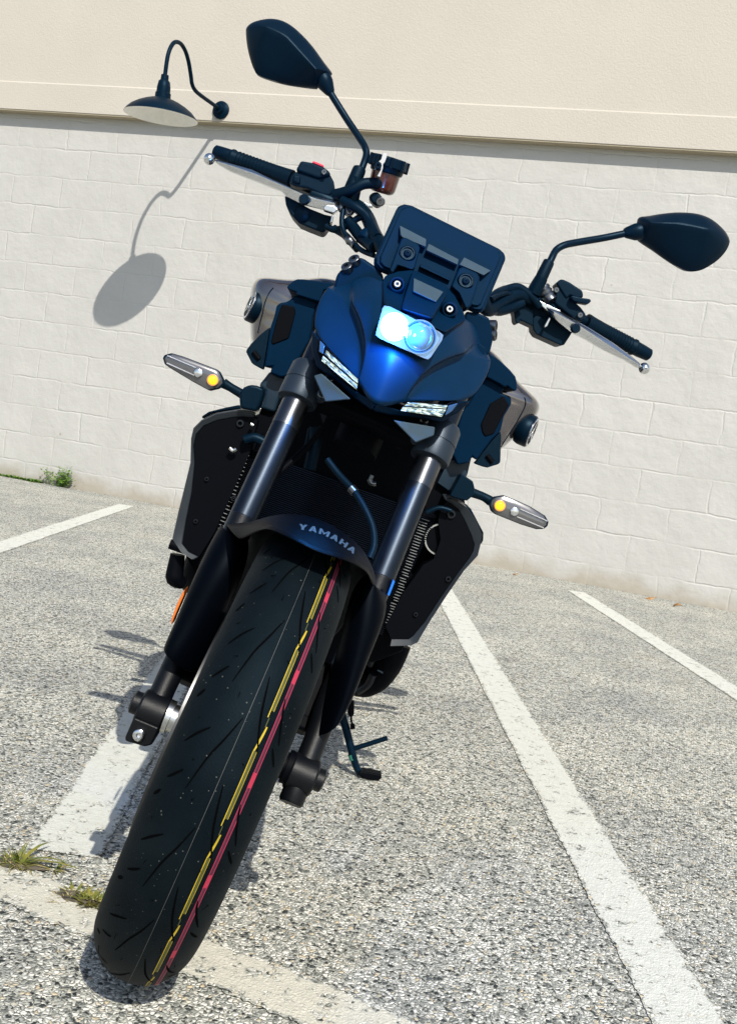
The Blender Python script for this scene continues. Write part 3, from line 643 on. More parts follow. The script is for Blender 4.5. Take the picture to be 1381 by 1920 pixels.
# painted lines round the tread
WS, YS, RS = .0035, .0255, .0345
def band(s, wd, mi, a0=0, a1=360, off=.0004, st=3):
    n = max(2, int(abs(a1-a0)/st)); v = []
    for i in range(n+1):
        a_ = rad(a0+(a1-a0)*i/n); v += [tyre_pt(a_, s-wd/2, off), tyre_pt(a_, s+wd/2, off)]
    g.add(v, [(2*i, 2*i+1, 2*i+3, 2*i+2) for i in range(n)], mi)
band(WS, .00045, 6)
for k in range(16):
    T0 = 22.5*k
    # yellow pair: left bright, right thin; solid flag each pitch; broken by the groove
    band(YS-.0020, .0010, 2, 115.5+T0, 131.2+T0, st=2); band(YS+.0016, .0005, 2, 117+T0, 131+T0, st=2)
    band(YS, .0022, 3, 117+T0, 131+T0, off=.0003, st=2)
    a0 = 131+T0; v = []
    for i in range(7):
        u = i/6; a_ = rad(a0+5.2*u); w0 = YS-.0025+.0030*u; w1 = YS-.0010+.0030*(1-(1-u)**2)
        v += [tyre_pt(a_, w0, .00045), tyre_pt(a_, w1, .00045)]
    g.add(v, [(2*i, 2*i+1, 2*i+3, 2*i+2) for i in range(6)], 2)
    band(YS-.0004, .0008, 3, 136+T0, 138+T0, st=1)
    # red pair with dull core and a solid flag
    band(RS-.0017, .0008, 4, 110+T0, 132.5+T0, st=2); band(RS+.0017, .0008, 4, 110+T0, 132.5+T0, st=2); band(RS, .0026, 5, 110+T0, 132.5+T0, off=.0003, st=2)
    band(RS-.0002, .0044, 7, 124+T0, 127.2+T0, off=.0006, st=1)
finish('tyre', g, [M['tyre'], M['groove'], M['yellow'], M['yellow_dim'], M['pink'], M['pink_dim'], M['whiteline'], M['flagred']], wheel, smooth=60)
for sx in (-1, 1):
    g = G(); lathe(g, (sx*.062, 0, .3), (sx*.067, 0, .3), [(0, .108), (0, .149), (1, .149), (1, .108), (0, .108)], 72, caps=False)
    finish('brake_disc', g, M['disc'], wheel)
    g = G(); lathe(g, (sx*.060, 0, .3), (sx*.064, 0, .3), [(0, .03), (0, .11), (1, .11), (1, .03)], 40); finish('disc_carrier', g, M['deep'], wheel)
    g = G(); lathe(g, (sx*.045, 0, .3), (sx*.088, 0, .3), [(0, .017), (.35, .017), (.36, .021), (.62, .021), (.63, .018), (.8, .018), (.81, .022), (1, .022)], 28); finish('axle_spacer', g, M['steel'] if sx < 0 else M['deep'], wheel)

# ---- fork legs
for sx in (-1, 1):
    X_ = sx*.104
    g = G(); tube(g, [fork(.43, X_), fork(.90, X_)], .0195, 28)
    ft = finish('fork_tube', g, M['fork'], bike)
    g = G(); tube(g, [fork(.695, X_), fork(.74, X_)], .0198, 28); finish('polished_collar', g, M['fork_bright'], ft)
    # lower leg and axle lug
    g = G(); tube(g, [fork(.56, X_)+FN*.004, fork(.45, X_), Vector((X_, .052, .395)), Vector((X_, .043, .375)), Vector((X_, .034, .36)), Vector((X_, .016, .325)), Vector((X_, .002, .30))], [.0175, .0175, .0185, .0180, .0160, .0155, .0165], 24, smooth=False)
    lathe(g, (X_-.0185, .0, .298), (X_+.0185, .0, .298), [(0, .0215), (.06, .0245), (.94, .0245), (1, .0215)], 32)
    leg = finish('fork_leg', g, M['cast'], bike, bevel=.0015)
    if sx < 0:
        g = G()
        slab(g, [Vector((X_+a_, -.026, z)) for a_, z in ((-.0175, .290), (.0175, .290), (.0175, .266), (.010, .260), (-.016, .257), (-.0175, .262))], .045)
        finish('axle_clamp', g, M['cast'], leg, bevel=.003)
        bolt('pinch_bolt', (X_-.002, -.027, .273), (0, -1, 0), .0078, leg, M['silver'], .006)
    else:
        g = G(); lathe(g, (X_, -.002, .290), (X_, -.016, .262), [(0, .0165), (.9, .0165), (1, .0145)], 28); finish('axle_clamp', g, M['cast'], leg)
    g = G(); lathe(g, (X_+sx*.018, 0, .3), (X_+sx*.03, 0, .3), [(0, .015), (.8, .015), (1, .011)], 24); finish('axle_end', g, M['cast'], leg)
# brake calipers on the inside rear of the legs
for sx in (-1, 1):
    g = G(); c_ = Vector((sx*.080, .10, .37))
    box(g, c_, (.032, .05, .10), 0, Matrix.Rotation(rad(-25), 3, 'X')); box(g, c_+Vector((0, -.012, .0)), (.036, .03, .06), 0, Matrix.Rotation(rad(-25), 3, 'X'))
    bc_ = finish('brake_caliper', g, M['deep'], bike, bevel=.006)
    g = G(); box(g, c_+Vector((-sx*.019, -.012, -.005)), (.010, .03, .05), 0, Matrix.Rotation(rad(-25), 3, 'X')); finish('caliper_insert', g, M['caliper'], bc_, bevel=.003)

# ---- lower fork clamps
for sx, n_, poly in ((-1, 10, None), (1, 6, None)):
    X_ = sx*.104; c0 = fork(.735, X_); c1 = fork(.79, X_)
    g = G(); lathe(g, c0, c1, [(0, .0225), (0.02, .0285), (.08, .0295), (.46, .0295), (.47, .0285), (.50, .0285), (.51, .0295), (.92, .029), (1, .026), (1, .02)], 40)
    inner = X_-sx*.034
    # ear that holds the bolts
    for zc in (.752, .778):
        p = fork(zc, X_-sx*.030)+FN*.012
        lathe(g, p-FN*.03, p+FN*.008, [(0, .010), (.9, .0105), (1, .009)], 20)
    cl = finish('fork_clamp', g, M['clamp'], bike)
    for zc in (.752, .778):
        p = fork(zc, X_-sx*.030)+FN*.020
        bolt('clamp_bolt', p, FN, .0068, cl, M['bolt'], .006)
g = G(); box(g, fork(.765, 0)+FN*-.005, (.17, .05, .05), 0, Matrix.Rotation(rad(-20), 3, 'X')); finish('lower_yoke', g, M['deep'], bike, bevel=.01)
g = G(); tube(g, [fork(.72, 0)-FN*.05, fork(1.0, 0)-FN*.05], .035, 20); finish('steering_head', g, M['deep'], bike)

# ---- front fender : arch over the tyre plus a guard down each leg
rowsL = {}
lipL = [(120, 305), (200, 250), (320, 205), (360, 215), (480, 270), (620, 345), (740, 400), (900, 440), (1020, 490), (1110, 550), (1122, 640)]
topL = [(0, 165), (150, 160), (235, 150), (335, 110), (430, 90), (520, 85), (650, 95), (800, 150), (960, 260), (1080, 370), (1160, 590)]
midL = [(60, 240), (190, 200), (290, 150), (345, 150), (470, 180), (600, 225), (740, 270), (880, 330), (1010, 400), (1110, 480), (1160, 640)]
ylip = [-.03, -.07, -.115, -.132, -.155, -.165, -.165, -.155, -.132, -.09, -.04]
ytop = [.04, .025, .0, -.015, -.03, -.035, -.035, -.03, -.015, .01, .05]
g = G(); v = []
R0 = [P(8, *lipL[i], ylip[i]) for i in range(11)]
R1 = [P(8, *midL[i], (ylip[i]*.62+ytop[i]*.38)-.004) for i in range(11)]
R2 = [P(8, *topL[i], ytop[i]) for i in range(11)]
under = [p+Vector((0, .012, .004)) for p in R0]
R3 = [p+Vector((0, .07, -.012)) for p in R2]
R4 = [p+Vector((0, .16, -.06)) for p in R2]
R5 = [p+Vector((0, .24, -.16)) for p in R2]
rows = [under, R0, R1, R2, R3, R4, R5]
for r_ in rows: v += r_
f = [(i*11+k, i*11+k+1, (i+1)*11+k+1, (i+1)*11+k) for i in range(len(rows)-1) for k in range(10)]
g.add(v, f)
cre = {}
for k in range(10): cre[tuple(sorted((11+k, 11+k+1)))] = .75
fender = finish('front_fender', g, M['fender'], bike, sub=2, solid=.003, crease=cre)
def guard(name, outer, inner, sx):
    """side guard of the fender along one fork leg: outer and inner edge from top to bottom"""
    g = G(); v = []; nn = len(outer)
    for (a, b_) in zip(outer, inner):
        o_, i_ = at(a[0], a[1], a[2]), at(b_[0], b_[1], b_[2])
        c_ = (o_+i_)/2; wv = o_-i_
        fr = -.020
        prof_ = [i_+Vector((0, .02, 0)), i_+Vector((0, fr*.3, 0)), i_.lerp(o_, .3)+Vector((0, fr, 0)), i_.lerp(o_, .62)+Vector((0, fr*1.05, 0)), i_.lerp(o_, .88)+Vector((0, fr*.5, 0)), o_+Vector((0, .006, 0)), o_+Vector((0, .05, 0))]
        v += prof_
    k_ = 7
    f = [(i*k_+j, i*k_+j+1, (i+1)*k_+j+1, (i+1)*k_+j) for i in range(nn-1) for j in range(k_-1)]
    g.add(v, f)
    return finish(name, g, M['fender'], fender, sub=2, solid=.003)
guard('fork_guard', [(414, 984, .055), (398, 1010, .05), (375, 1055, .03), (350, 1112, .02), (328, 1165, .01), (312, 1200, .0), (304, 1219, .0)],
      [(458, 1005, .05), (466, 1030, .04), (452, 1082, .03), (430, 1132, .03), (404, 1190, .03), (380, 1236, .03), (366, 1262, .03)], -1)
guard('fork_guard', [(716, 1108, .06), (727, 1136, .05), (716, 1178, .035), (694, 1228, .025), (668, 1296, .01), (652, 1330, .005), (635, 1360, .0)],
      [(690, 1078, .05), (664, 1100, .045), (650, 1150, .04), (638, 1206, .04), (614, 1290, .04), (596, 1345, .04), (584, 1378, .04)], 1)
# lettering lies on the fender skin
dg = bpy.context.evaluated_depsgraph_get(); dg.update()
fe = fender.evaluated_get(dg); bvh = BVHTree.FromPolygons([v_.co.copy() for v_ in fe.data.vertices], [tuple(p_.vertices) for p_ in fe.data.polygons])
# heavy block capitals, strokes as quads in a unit cell (x 0..1, y 0..1)
GL = {'Y': [[(.0, 1), (.34, 1), (.66, .40), (.34, .40)], [(1, 1), (.66, 1), (.34, .40), (.66, .40)], [(.34, .42), (.66, .42), (.66, 0), (.34, 0)]],
      'A': [[(0, 0), (.30, 0), (.64, 1), (.36, 1)], [(1, 0), (.70, 0), (.36, 1), (.64, 1)], [(.24, .20), (.76, .20), (.72, .38), (.28, .38)]],
      'M': [[(0, 0), (.24, 0), (.24, 1), (0, 1)], [(1, 0), (.76, 0), (.76, 1), (1, 1)], [(.20, 1), (.24, .62), (.5, .10), (.5, .48)], [(.80, 1), (.76, .62), (.5, .10), (.5, .48)]],
      'H': [[(0, 0), (.30, 0), (.30, 1), (0, 1)], [(1, 0), (.70, 0), (.70, 1), (1, 1)], [(.28, .40), (.72, .40), (.72, .62), (.28, .62)]]}
tv = []; tf = []; xo = 0
for ch in 'YAMAHA':
    wd3 = 1.25 if ch == 'M' else 1.0
    for q in GL[ch]:
        i_ = len(tv)
        for k in range(4):   # subdivide each stroke edge so that it follows the curved skin
            tv.append(Vector((xo+q[k][0]*wd3, q[k][1], 0)))
        tf.append((i_, i_+1, i_+2, i_+3))
    xo += wd3+.22
mnx, mxx, mxy = 0, xo-.22, 1.0
base = catmull([Vector((px(8, x, y)[0], px(8, x, y)[1], 0)) for x, y in ((566, 212), (700, 238), (830, 293), (910, 345), (985, 402))], 12)
cum = [0]
for a, b_ in zip(base[:-1], base[1:]): cum.append(cum[-1]+(b_-a).length)
def onbase(u):
    s = u*cum[-1]; i = min(len(base)-2, max(0, int(np.searchsorted(cum, s))-1)); d = (base[i+1]-base[i]); return base[i]+d*((s-cum[i])/d.length), d.normalized()
vv = []
HT = 42/4.062
for p in tv:
    q, d = onbase((p.x-mnx)/(mxx-mnx)); nn = Vector((d.y, -d.x, 0)); pos = q+nn*(p.y/mxy*HT)
    dv = (at(pos.x, pos.y, 0)-CL).normalized(); loc, nrm_, _, _ = bvh.ray_cast(CL, dv)
    if loc is None: loc = at(pos.x, pos.y, -.09)
    vv.append(loc-dv*.0022)
g = G(); g.add(vv, tf); finish('lettering', g, M['lettering'], fender, smooth=0)

# ---- headlight and cowl
def both(fn):
    for sx in (-1, 1): fn(sx)
def sm(pts, sx): return pts if sx < 0 else mir(pts)
# cowl: left half control points from the view, mirrored about the centre plane
cp = dict(T0=(215, 585, .25), T1=(330, 540, .235), T2=(505, 505, .19), A0=(180, 596, .205), A1=(128, 660, .198), A2=(80, 848, .170), A3=(162, 938, .150), A4=(370, 1168, .098),
          F0=(330, 690, .168), F1=(385, 803, .145), F2=(424, 972, .118), B0=(338, 682, .148), B1=(396, 795, .122), B2=(432, 962, .097), Q0=(450, 640, .134), Q1=(492, 800, .108), Q2=(520, 985, .085), Q3=(418, 1272, .083))
cpl = {k: P(1, *v_) for k, v_ in cp.items()}
cz = lambda x, y, d: Vector((0, d, P(1, x, y, d).z))
cpl.update(C0=cz(690, 690, .128), C1=cz(655, 850, .102), C2=cz(600, 1020, .080), C3=cz(500, 1322, .074))
names = list(cpl); idx = {n_: i for i, n_ in enumerate(names)}
vs_ = [cpl[n_] for n_ in names]; ctr = {'C0', 'C1', 'C2', 'C3'}
midx = {}
for n_ in names:
    if n_ in ctr: midx[n_] = idx[n_]
    else: midx[n_] = len(vs_); p = cpl[n_]; vs_.append(Vector((-p.x, p.y, p.z)))
quads = ['T0 A0 F0 T1', 'T1 B0 Q0 T2', 'T1 F0 B0', 'A0 A1 F1 F0', 'A1 A2 F2 F1', 'A2 A3 A4 F2', 'F0 F1 B1 B0', 'F1 F2 B2 B1', 'F2 A4 B2', 'B0 B1 Q1 Q0', 'B1 B2 Q2 Q1', 'B2 A4 Q3 Q2', 'Q0 Q1 C1 C0', 'Q1 Q2 C2 C1', 'Q2 Q3 C3 C2', 'T2 Q0 C0']
fs = []
for q in quads:
    n_ = q.split(); fs.append(tuple(idx[k] for k in n_)); fs.append(tuple(midx[k] for k in n_)[::-1])
cre = {}
for a, b_, w_ in (('A0', 'A1', .95), ('A1', 'A2', .95), ('B0', 'B1', .9), ('B1', 'B2', .9), ('B2', 'A4', .7), ('F0', 'F1', .9), ('F1', 'F2', .9), ('F2', 'A4', .8), ('F0', 'A0', .95), ('B0', 'F0', .8), ('T1', 'B0', .5), ('T0', 'A0', 1), ('T0', 'T1', 1), ('T1', 'T2', 1), ('A2', 'A3', 1), ('A3', 'A4', 1), ('A4', 'Q3', 1), ('Q3', 'C3', 1), ('A2', 'B2', .3)):
    for d_ in (idx, midx): cre[tuple(sorted((d_[a], d_[b_])))] = w_
g = G(); g.add(vs_, fs)
cowl = finish('headlight_cowl', g, M['cowl'], bike, sub=3, solid=.004, crease=cre)
# chin below the running lights
chinL = [(82, 850, .168), (126, 908, .155), (116, 985, .150), (142, 1042, .142), (250, 1152, .118), (352, 1228, .098), (425, 1272, .086), (498, 1322, .072), (490, 1362, .085), (345, 1268, .105), (205, 1145, .130), (110, 1075, .150), (78, 965, .165)]
cl_ = PL(1, chinL, .1); g = G()
cl_[7].x = 0; cl_[8].x = 0
for side in (cl_, mir(cl_)): slab(g, side, .05, 0, .97)
finish('chin_fairing', g, M['panel_blue_flare'], cowl, bevel=.002)
# winglets
for sx in (-1, 1):
    wl = PL(1, [(92, 1132, .125), (140, 1118, .118), (322, 1278, .098), (162, 1294, .112)], 0) if sx < 0 else PL(1, [(580, 1405, .098), (840, 1448, .125), (832, 1502, .125), (718, 1545, .112)], 0)
    g = G(); slab(g, wl, .05, 0, .9); finish('winglet', g, M['winglet_sunfacet'], cowl, bevel=.002)
# running lights: bright bars of cut lens set in a dark bowl
def drl(sx):
    if sx < 0:
        bowl = [(118, 905), (168, 935), (178, 962), (368, 1160), (358, 1226), (250, 1150), (135, 1040), (112, 985)]
        r1 = [(170, 975), (363, 1155), (362, 1180), (160, 1000)]; r2 = [(150, 1010), (361, 1188), (356, 1218), (255, 1145), (140, 1040)]; r3 = [(130, 915), (160, 945), (150, 1000), (125, 985)]
    else:
        bowl = [(625, 1345), (672, 1292), (905, 1312), (945, 1290), (985, 1296), (945, 1355), (880, 1392), (760, 1380)]
        r1 = [(672, 1296), (915, 1316), (905, 1335), (650, 1318)]; r2 = [(640, 1325), (905, 1342), (880, 1386), (760, 1376), (628, 1348)]; r3 = [(920, 1318), (980, 1300), (945, 1350), (900, 1380)]
    def dep(q, e): return e+.098+.065*abs(q)
    def conv(pts, off):
        out = []
        for x, y in pts:
            p = P(1, x, y, .11); out.append(P(1, x, y, .074+.42*abs(p.x)+off))
        return out
    g = G(); slab(g, conv(bowl, .006), .02); ob = finish('running_light', g, M['deep'], cowl, bevel=.001)
    ob_c = []
    for r_, mt in ((r1, 'led'), (r2, 'led'), (r3, 'smoke')):
        q = conv(r_, .0)
        if mt == 'led':
            # cut-glass flutes along the bar, bright and dull streaks
            a, b_, c_, d_ = q[0], q[1], q[2], q[-1]
            gg = G(); nx, ny = 9, 4
            gp_ = [[a.lerp(b_, min(1, max(0, i/nx+(random.uniform(-.04, .04) if 0 < i < nx else 0)))).lerp(d_.lerp(c_, min(1, max(0, i/nx+(random.uniform(-.04, .04) if 0 < i < nx else 0)))), j/ny)+Vector((0, random.uniform(-.0025, .001), 0)) for j in range(ny+1)] for i in range(nx+1)]
            for i in range(nx):
                for j in range(ny):
                    gg.add([gp_[i][j], gp_[i+1][j], gp_[i+1][j+1], gp_[i][j+1]], [(0, 1, 2), (0, 2, 3)], 0)
                    gg.m[-2:] = [random.choice((0, 0, 0, 1, 1, 2)), random.choice((0, 0, 1, 1, 2))]
            gg.add([a, b_, c_, d_]+[p+Vector((0, .006, 0)) for p in (a, b_, c_, d_)], [(4, 5, 6, 7), (0, 4, 7, 3), (1, 2, 6, 5)], 2)
            finish('light_bar', gg, [M['led'], M['led_dim'], M['cutglass']], ob, smooth=0)
        else:
            gg = G(); slab(gg, q, .006); finish('lens_end', gg, M['clear_end'], ob, bevel=.001)
M['led_dim'] = simple('dim_running_light', (0.12, 0.16, 0.16), 0.15, emit=(0.42, 0.58, 0.5), es=0.28)
both(drl)
# headlight unit
hlp = [(527, 703), (560, 708), (862, 862), (888, 884), (880, 915), (812, 1018), (795, 1033), (770, 1026), (500, 905), (474, 884), (478, 860), (515, 720)]
g = G(); ho = PL(1, hlp, .078); slab(g, ho, .07, 0, .95)
hl = finish('headlight', g, M['deep'], bike, bevel=.002)
g = G(); c_ = sum(ho, Vector())/len(ho)
inn = [c_+(p-c_)*.93 for p in ho]; n_ = len(ho)
g.add([p-Vector((0, .004, 0)) for p in ho]+[p-Vector((0, .004, 0)) for p in inn]+[p+Vector((0, .01, 0)) for p in ho]+[p+Vector((0, .001, 0)) for p in inn],
      [(i, (i+1) % n_, n_+(i+1) % n_, n_+i) for i in range(n_)]+[(n_+i, n_+(i+1) % n_, 3*n_+(i+1) % n_, 3*n_+i) for i in range(n_)]+[(i, 2*n_+i, 2*n_+(i+1) % n_, (i+1) % n_) for i in range(n_)])
finish('bezel', g, M['reflector'], hl)
g = G(); g.add([c_+(p-c_)*.93+Vector((0, -.0005, 0)) for p in ho], [tuple(range(n_))]); finish('reflector', g, M['lit_back'], hl)
pl = P(1, 590, 828, .070); pr = P(1, 745, 893, .070)
for c2, r2 in ((pr, .0215),):
    g = G(); lathe(g, c2+Vector((0, .010, 0)), c2+Vector((0, .0015, 0)), [(0, r2*.6), (.3, r2*.85), (1, r2), (1, r2*1.06), (.3, r2*1.06)], 32, caps=False); finish('reflector_bowl', g, M['reflector'], hl)
g = G(); lathe(g, pl+Vector((0, .010, 0)), pl+Vector((0, -.004, 0)), [(0, .0190), (.4, .0185), (.7, .0155), (.9, .010)], 28, caps=False); finish('lens_rim', g, M['lamp_halo'], hl)
g = G(); lathe(g, pl+Vector((0, .008, 0)), pl+Vector((0, -.006, 0)), [(0, .0125), (.5, .012), (.8, .009), (.95, .005), (1, .001)], 28); finish('lit_projector', g, M['lamp_lit'], hl)
g = G(); lathe(g, pr+Vector((0, .012, 0)), pr+Vector((0, -.006, 0)), [(0, .0185), (.4, .0185), (.42, .0165), (.8, .013), (.95, .007), (1, .001)], 28); finish('projector', g, M['lit_ball'], hl)
lg = bpy.data.lights.new('headlight_beam', 'POINT'); lg.energy = 3.0; lg.color = (0.02, 0.30, 1.0); lg.shadow_soft_size = .012
lo = bpy.data.objects.new('headlight_beam', lg); col.objects.link(lo); lo.parent = hl; lo.location = pl+Vector((0, -.040, .0))

# upper cowl panel under the display
up = [(525, 692, .10), (512, 560, .165), (530, 515, .18), (610, 488, .19), (690, 480, .19), (735, 488, .19), (905, 572, .19), (962, 640, .19), (1016, 738, .175), (1030, 792, .165), (902, 866, .10), (700, 772, .085)]
g = G(); slab(g, PL(1, up, .15), .05, 0, .98); upper = finish('upper_cowl', g, M['panel_blue_flare'], bike, bevel=.003)
g = G(); slab(g, PL(1, [(700, 492, .168), (735, 492, .168), (905, 580, .168), (915, 600, .165), (905, 640, .155), (825, 778, .086), (800, 778, .086), (635, 722, .086), (640, 690, .095), (690, 520, .160)], .1), .03, 0, 1.06); finish('centre_facet', g, M['panel_blue_flare'], upper, bevel=.003)
g = G(); slab(g, PL(1, [(708, 530, .150), (890, 615, .150), (845, 677, .120), (705, 610, .118)], .1), .012); finish('sunlit_grey_inset', g, M['winglet_sunfacet'], upper, bevel=.001)  # tilted facet; the sun on it is also coloured in as paler grey
for x, y in ((605, 570), (928, 725)):
    p = P(1, x, y, .145); g = G(); lathe(g, p+Vector((0, .02, 0)), p+Vector((0, -.004, 0)), [(0, .012), (.8, .012), (.95, .010), (.96, .008), (.6, .007)], 20, caps=False); finish('bolt_seat', g, M['panel_blue_flare'], upper)
    bolt('panel_bolt', p+Vector((0, .004, 0)), (0, -1, .2), .0055, upper, M['bolt'], .005)
# display: stepped housing facing the rider, back towards us
dsp = [(598, 110, .285), (612, 86, .287), (650, 73, .29), (690, 80, .29), (1240, 352, .29), (1268, 378, .287), (1275, 412, .283), (1145, 722, .225), (1122, 742, .222), (1090, 740, .222), (490, 478, .222), (462, 445, .225), (464, 405, .232)]
dp = PL(1, dsp, .28); g = G(); c_ = sum(dp, Vector())/len(dp)
slab(g, dp, .018); disp = finish('instrument_display', g, M['panel_blue_flare'], bike, bevel=.003)
g = G(); slab(g, [c_+(p-c_)*.965+Vector((0, -.008, 0)) for p in dp], .01); finish('bezel', g, M['panel_blue_flare'], disp, bevel=.002)
g = G(); slab(g, [c_+(p-c_)*.91+Vector((0, -.014, 0)) for p in dp], .01); finish('back_cover', g, M['panel_blue_flare'], disp, bevel=.003)
g = G(); g.add([c_+(p-c_)*.92+Vector((0, .0195, 0)) for p in dp], [tuple(range(len(dp)))[::-1]]); finish('screen', g, M['screen'], disp)
dpn = (dp[4]-dp[2]).cross(dp[8]-dp[4]).normalized()
if dpn.y > 0: dpn = -dpn
def onplane(n, x, y, off):
    # point of the display's back plane lifted by off
    e_ = px(n, x, y); d_ = (at(e_[0], e_[1], .3)-CL).normalized(); o_ = dp[4]+dpn*off; return CL+d_*((o_-CL).dot(dpn)/d_.dot(dpn))
for q in ([(622, 206), (785, 290), (782, 336), (690, 300), (640, 278), (628, 262)], [(800, 318), (985, 415), (978, 447), (785, 356)], [(1018, 402), (1182, 484), (1140, 512), (990, 446)]):
    pts = []
    for k, (x, y) in enumerate(q): pts.append(onplane(1, x, y, .0175 if k < (len(q) == 4 and 2 or 2) else .024))
    g = G(); slab(g, pts, .014); finish('sunlit_grey_inset', g, M['winglet_sunfacet'], disp, bevel=.001)
g = G(); slab(g, [onplane(1, x, y, .019) for x, y in ((750, 440), (935, 530), (930, 548), (745, 460))], .012); finish('rib', g, M['panel_blue_flare'], disp, bevel=.001)
for q, (bx_, by_) in (([(632, 285), (655, 278), (735, 318), (748, 345), (715, 468), (700, 480), (610, 450), (580, 500), (560, 480)], (668, 382)), ([(985, 470), (1010, 458), (1100, 498), (1116, 525), (1082, 640), (1062, 700), (1030, 720), (985, 620), (940, 580)], (1026, 552))):
    pts = [onplane(1, x, y, .026) for x, y in q]
    g = G(); slab(g, pts, .04, 0, 1.04); po = finish('mounting_post', g, M['panel_blue_flare'], disp, bevel=.003)
    p = onplane(1, bx_, by_, .028); g = G(); lathe(g, p+Vector((0, .02, -.004)), p+Vector((0, -.003, .001)), [(0, .013), (.85, .0125), (1, .010), (1, .009), (.9, .0085), (.9, .006), (1.05, .0045), (1.1, .001)], 22, caps=False); finish('grommet', g, M['plastic'], po)

# fork tops and upper yoke either side of the display
for q in ([(215, 575), (235, 500), (305, 440), (340, 405), (388, 398), (470, 455), (520, 500), (525, 560), (430, 600), (330, 605), (220, 600)],):
    g = G(); slab(g, PL(1, q, .225), .07, 0, .95); yk = finish('fork_top', g, M['panel_blue_flare'], bike, bevel=.008)
    for x, y in ((345, 425), (300, 470)):
        bolt('yoke_bolt', P(1, x, y, .226), (-.5, -.6, .4), .0085, yk, M['bolt'], .006)
g = G(); slab(g, PL(11, [(240, 130), (380, 150), (490, 200), (502, 245), (520, 330), (526, 455), (497, 575), (455, 612), (330, 520), (235, 450), (215, 300)], .225), .07, 0, .95); yk = finish('fork_top', g, M['panel_blue_flare'], bike, bevel=.008)
for x, y in ((512, 285), (508, 385)):
    bolt('yoke_bolt', P(11, x, y, .24), (.8, -.3, .3), .0085, yk, M['bolt'], .008)
g = G(); slab(g, PL(11, [(350, 500), (385, 470), (455, 520), (440, 600), (420, 640), (330, 540)], .21), .02); finish('yoke_clip', g, M['panel_blue_flare'], bike, bevel=.002)

# ---- handlebar and controls
barpts = [at(421, 290, .468), at(543, 335, .44), at(633, 375, .42), at(668, 386, .405), at(688, 407, .385), at(706, 447, .34), at(740, 480, .315), at(880, 545, .315), at(913, 580, .335), at(936, 568, .37), at(967, 553, .395), at(1000, 562, .41), at(1045, 583, .425), at(1097, 604, .44), at(1198, 659, .468)]
g = G(); tube(g, barpts, [.0105]*3+[.0112]*3+[.014]*2+[.0112]*3+[.0105]*4, 16, 5); hb = finish('handlebar', g, M['plastic'], bike)
def gripset(a, b_, dirx):
    a, b_ = Vector(a), Vector(b_); d = (b_-a); L = d.length
    g = G(); lathe(g, a, b_, [(0, .0128), (.02, .0142), (.05, .0142), (.07, .0128), (.3, .0130), (.62, .0134), (.9, .0145), (.97, .0152), (1, .0152)], 24)
    for k in range(14): # raised rings of the rubber
        t_ = .12+.055*k; lathe(g, a+d*t_, a+d*(t_+.018), [(0, .0126), (.3, .0139), (.7, .0139), (1, .0126)], 20, caps=False)
    gr = finish('grip', g, M['rubber'], bike)
    g = G(); lathe(g, a-d.normalized()*.031, a+d.normalized()*.002, [(0, .0085), (.06, .0108), (.5, .0118), (.9, .0122), (1, .0115)], 22); finish('bar_end', g, M['plastic'], gr)
gripset(P(2, 205, 903, .464), P(2, 580, 1040, .435), -1)
gripset(P(3, 855, 752, .464), P(3, 600, 620, .435), 1)
# levers
g = G()
dome(g, PL(2, [(105, 915, .445), (200, 940, .438), (330, 975, .425), (450, 1035, .415), (520, 1065, .408), (600, 1100, .402), (700, 1140, .395), (868, 1177, .39), (872, 1222, .39), (780, 1225, .392), (640, 1190, .398), (550, 1145, .405), (520, 1112, .408), (450, 1085, .414), (330, 1038, .424), (200, 988, .436), (118, 940, .445)], 0), PL(2, [(112, 930, .445), (330, 998, .424), (520, 1080, .408), (700, 1158, .395), (850, 1192, .39)], 0), .006, .010, 4, 0, .7)
lathe(g, P(2, 75, 914, .445)+Vector((0, -.010, 0)), P(2, 75, 914, .445)+Vector((0, .010, 0)), [(0, .001), (.05, .0045), (.2, .0078), (.5, .0098), (.8, .0078), (.95, .0045), (1, .001)], 20, caps=False)
lv = finish('brake_lever', g, M['silver'], bike, smooth=30)
g = G(); p = P(2, 658, 1168, .392); lathe(g, p, p+Vector((0, -.008, 0)), [(0, .0088), (.7, .0085), (1, .007)], 20); finish('lever_pivot', g, M['plastic'], lv)
g = G()
dome(g, PL(3, [(395, 540, .39), (470, 565, .392), (540, 605, .398), (620, 650, .405), (740, 725, .422), (830, 790, .436), (886, 838, .446), (876, 858, .446), (800, 812, .432), (700, 766, .416), (600, 707, .402), (520, 667, .396), (470, 627, .392), (430, 592, .39)], 0), PL(3, [(415, 558, .39), (545, 628, .397), (700, 728, .416), (880, 846, .446)], 0), .006, .010, 4, 0, .7)
pb = P(3, 903, 858, .446); lathe(g, pb+Vector((0, -.010, 0)), pb+Vector((0, .010, 0)), [(0, .001), (.05, .0045), (.2, .0078), (.5, .0098), (.8, .0078), (.95, .0045), (1, .001)], 20, caps=False)
lv = finish('clutch_lever', g, M['silver'], bike, smooth=30)
g = G(); p = P(3, 545, 652, .394); lathe(g, p, p+Vector((0, -.008, 0)), [(0, .0080), (.7, .0078), (1, .0065)], 20); finish('lever_pivot', g, M['plastic'], lv)
g = G(); slab(g, PL(3, [(338, 505), (352, 500), (470, 558), (478, 585), (462, 600), (400, 560)], .40), .02); slab(g, PL(3, [(412, 590), (420, 600), (402, 640), (388, 648), (384, 640)], .395), .008)
finish('clutch_perch', g, M['steel'], bike, bevel=.002)
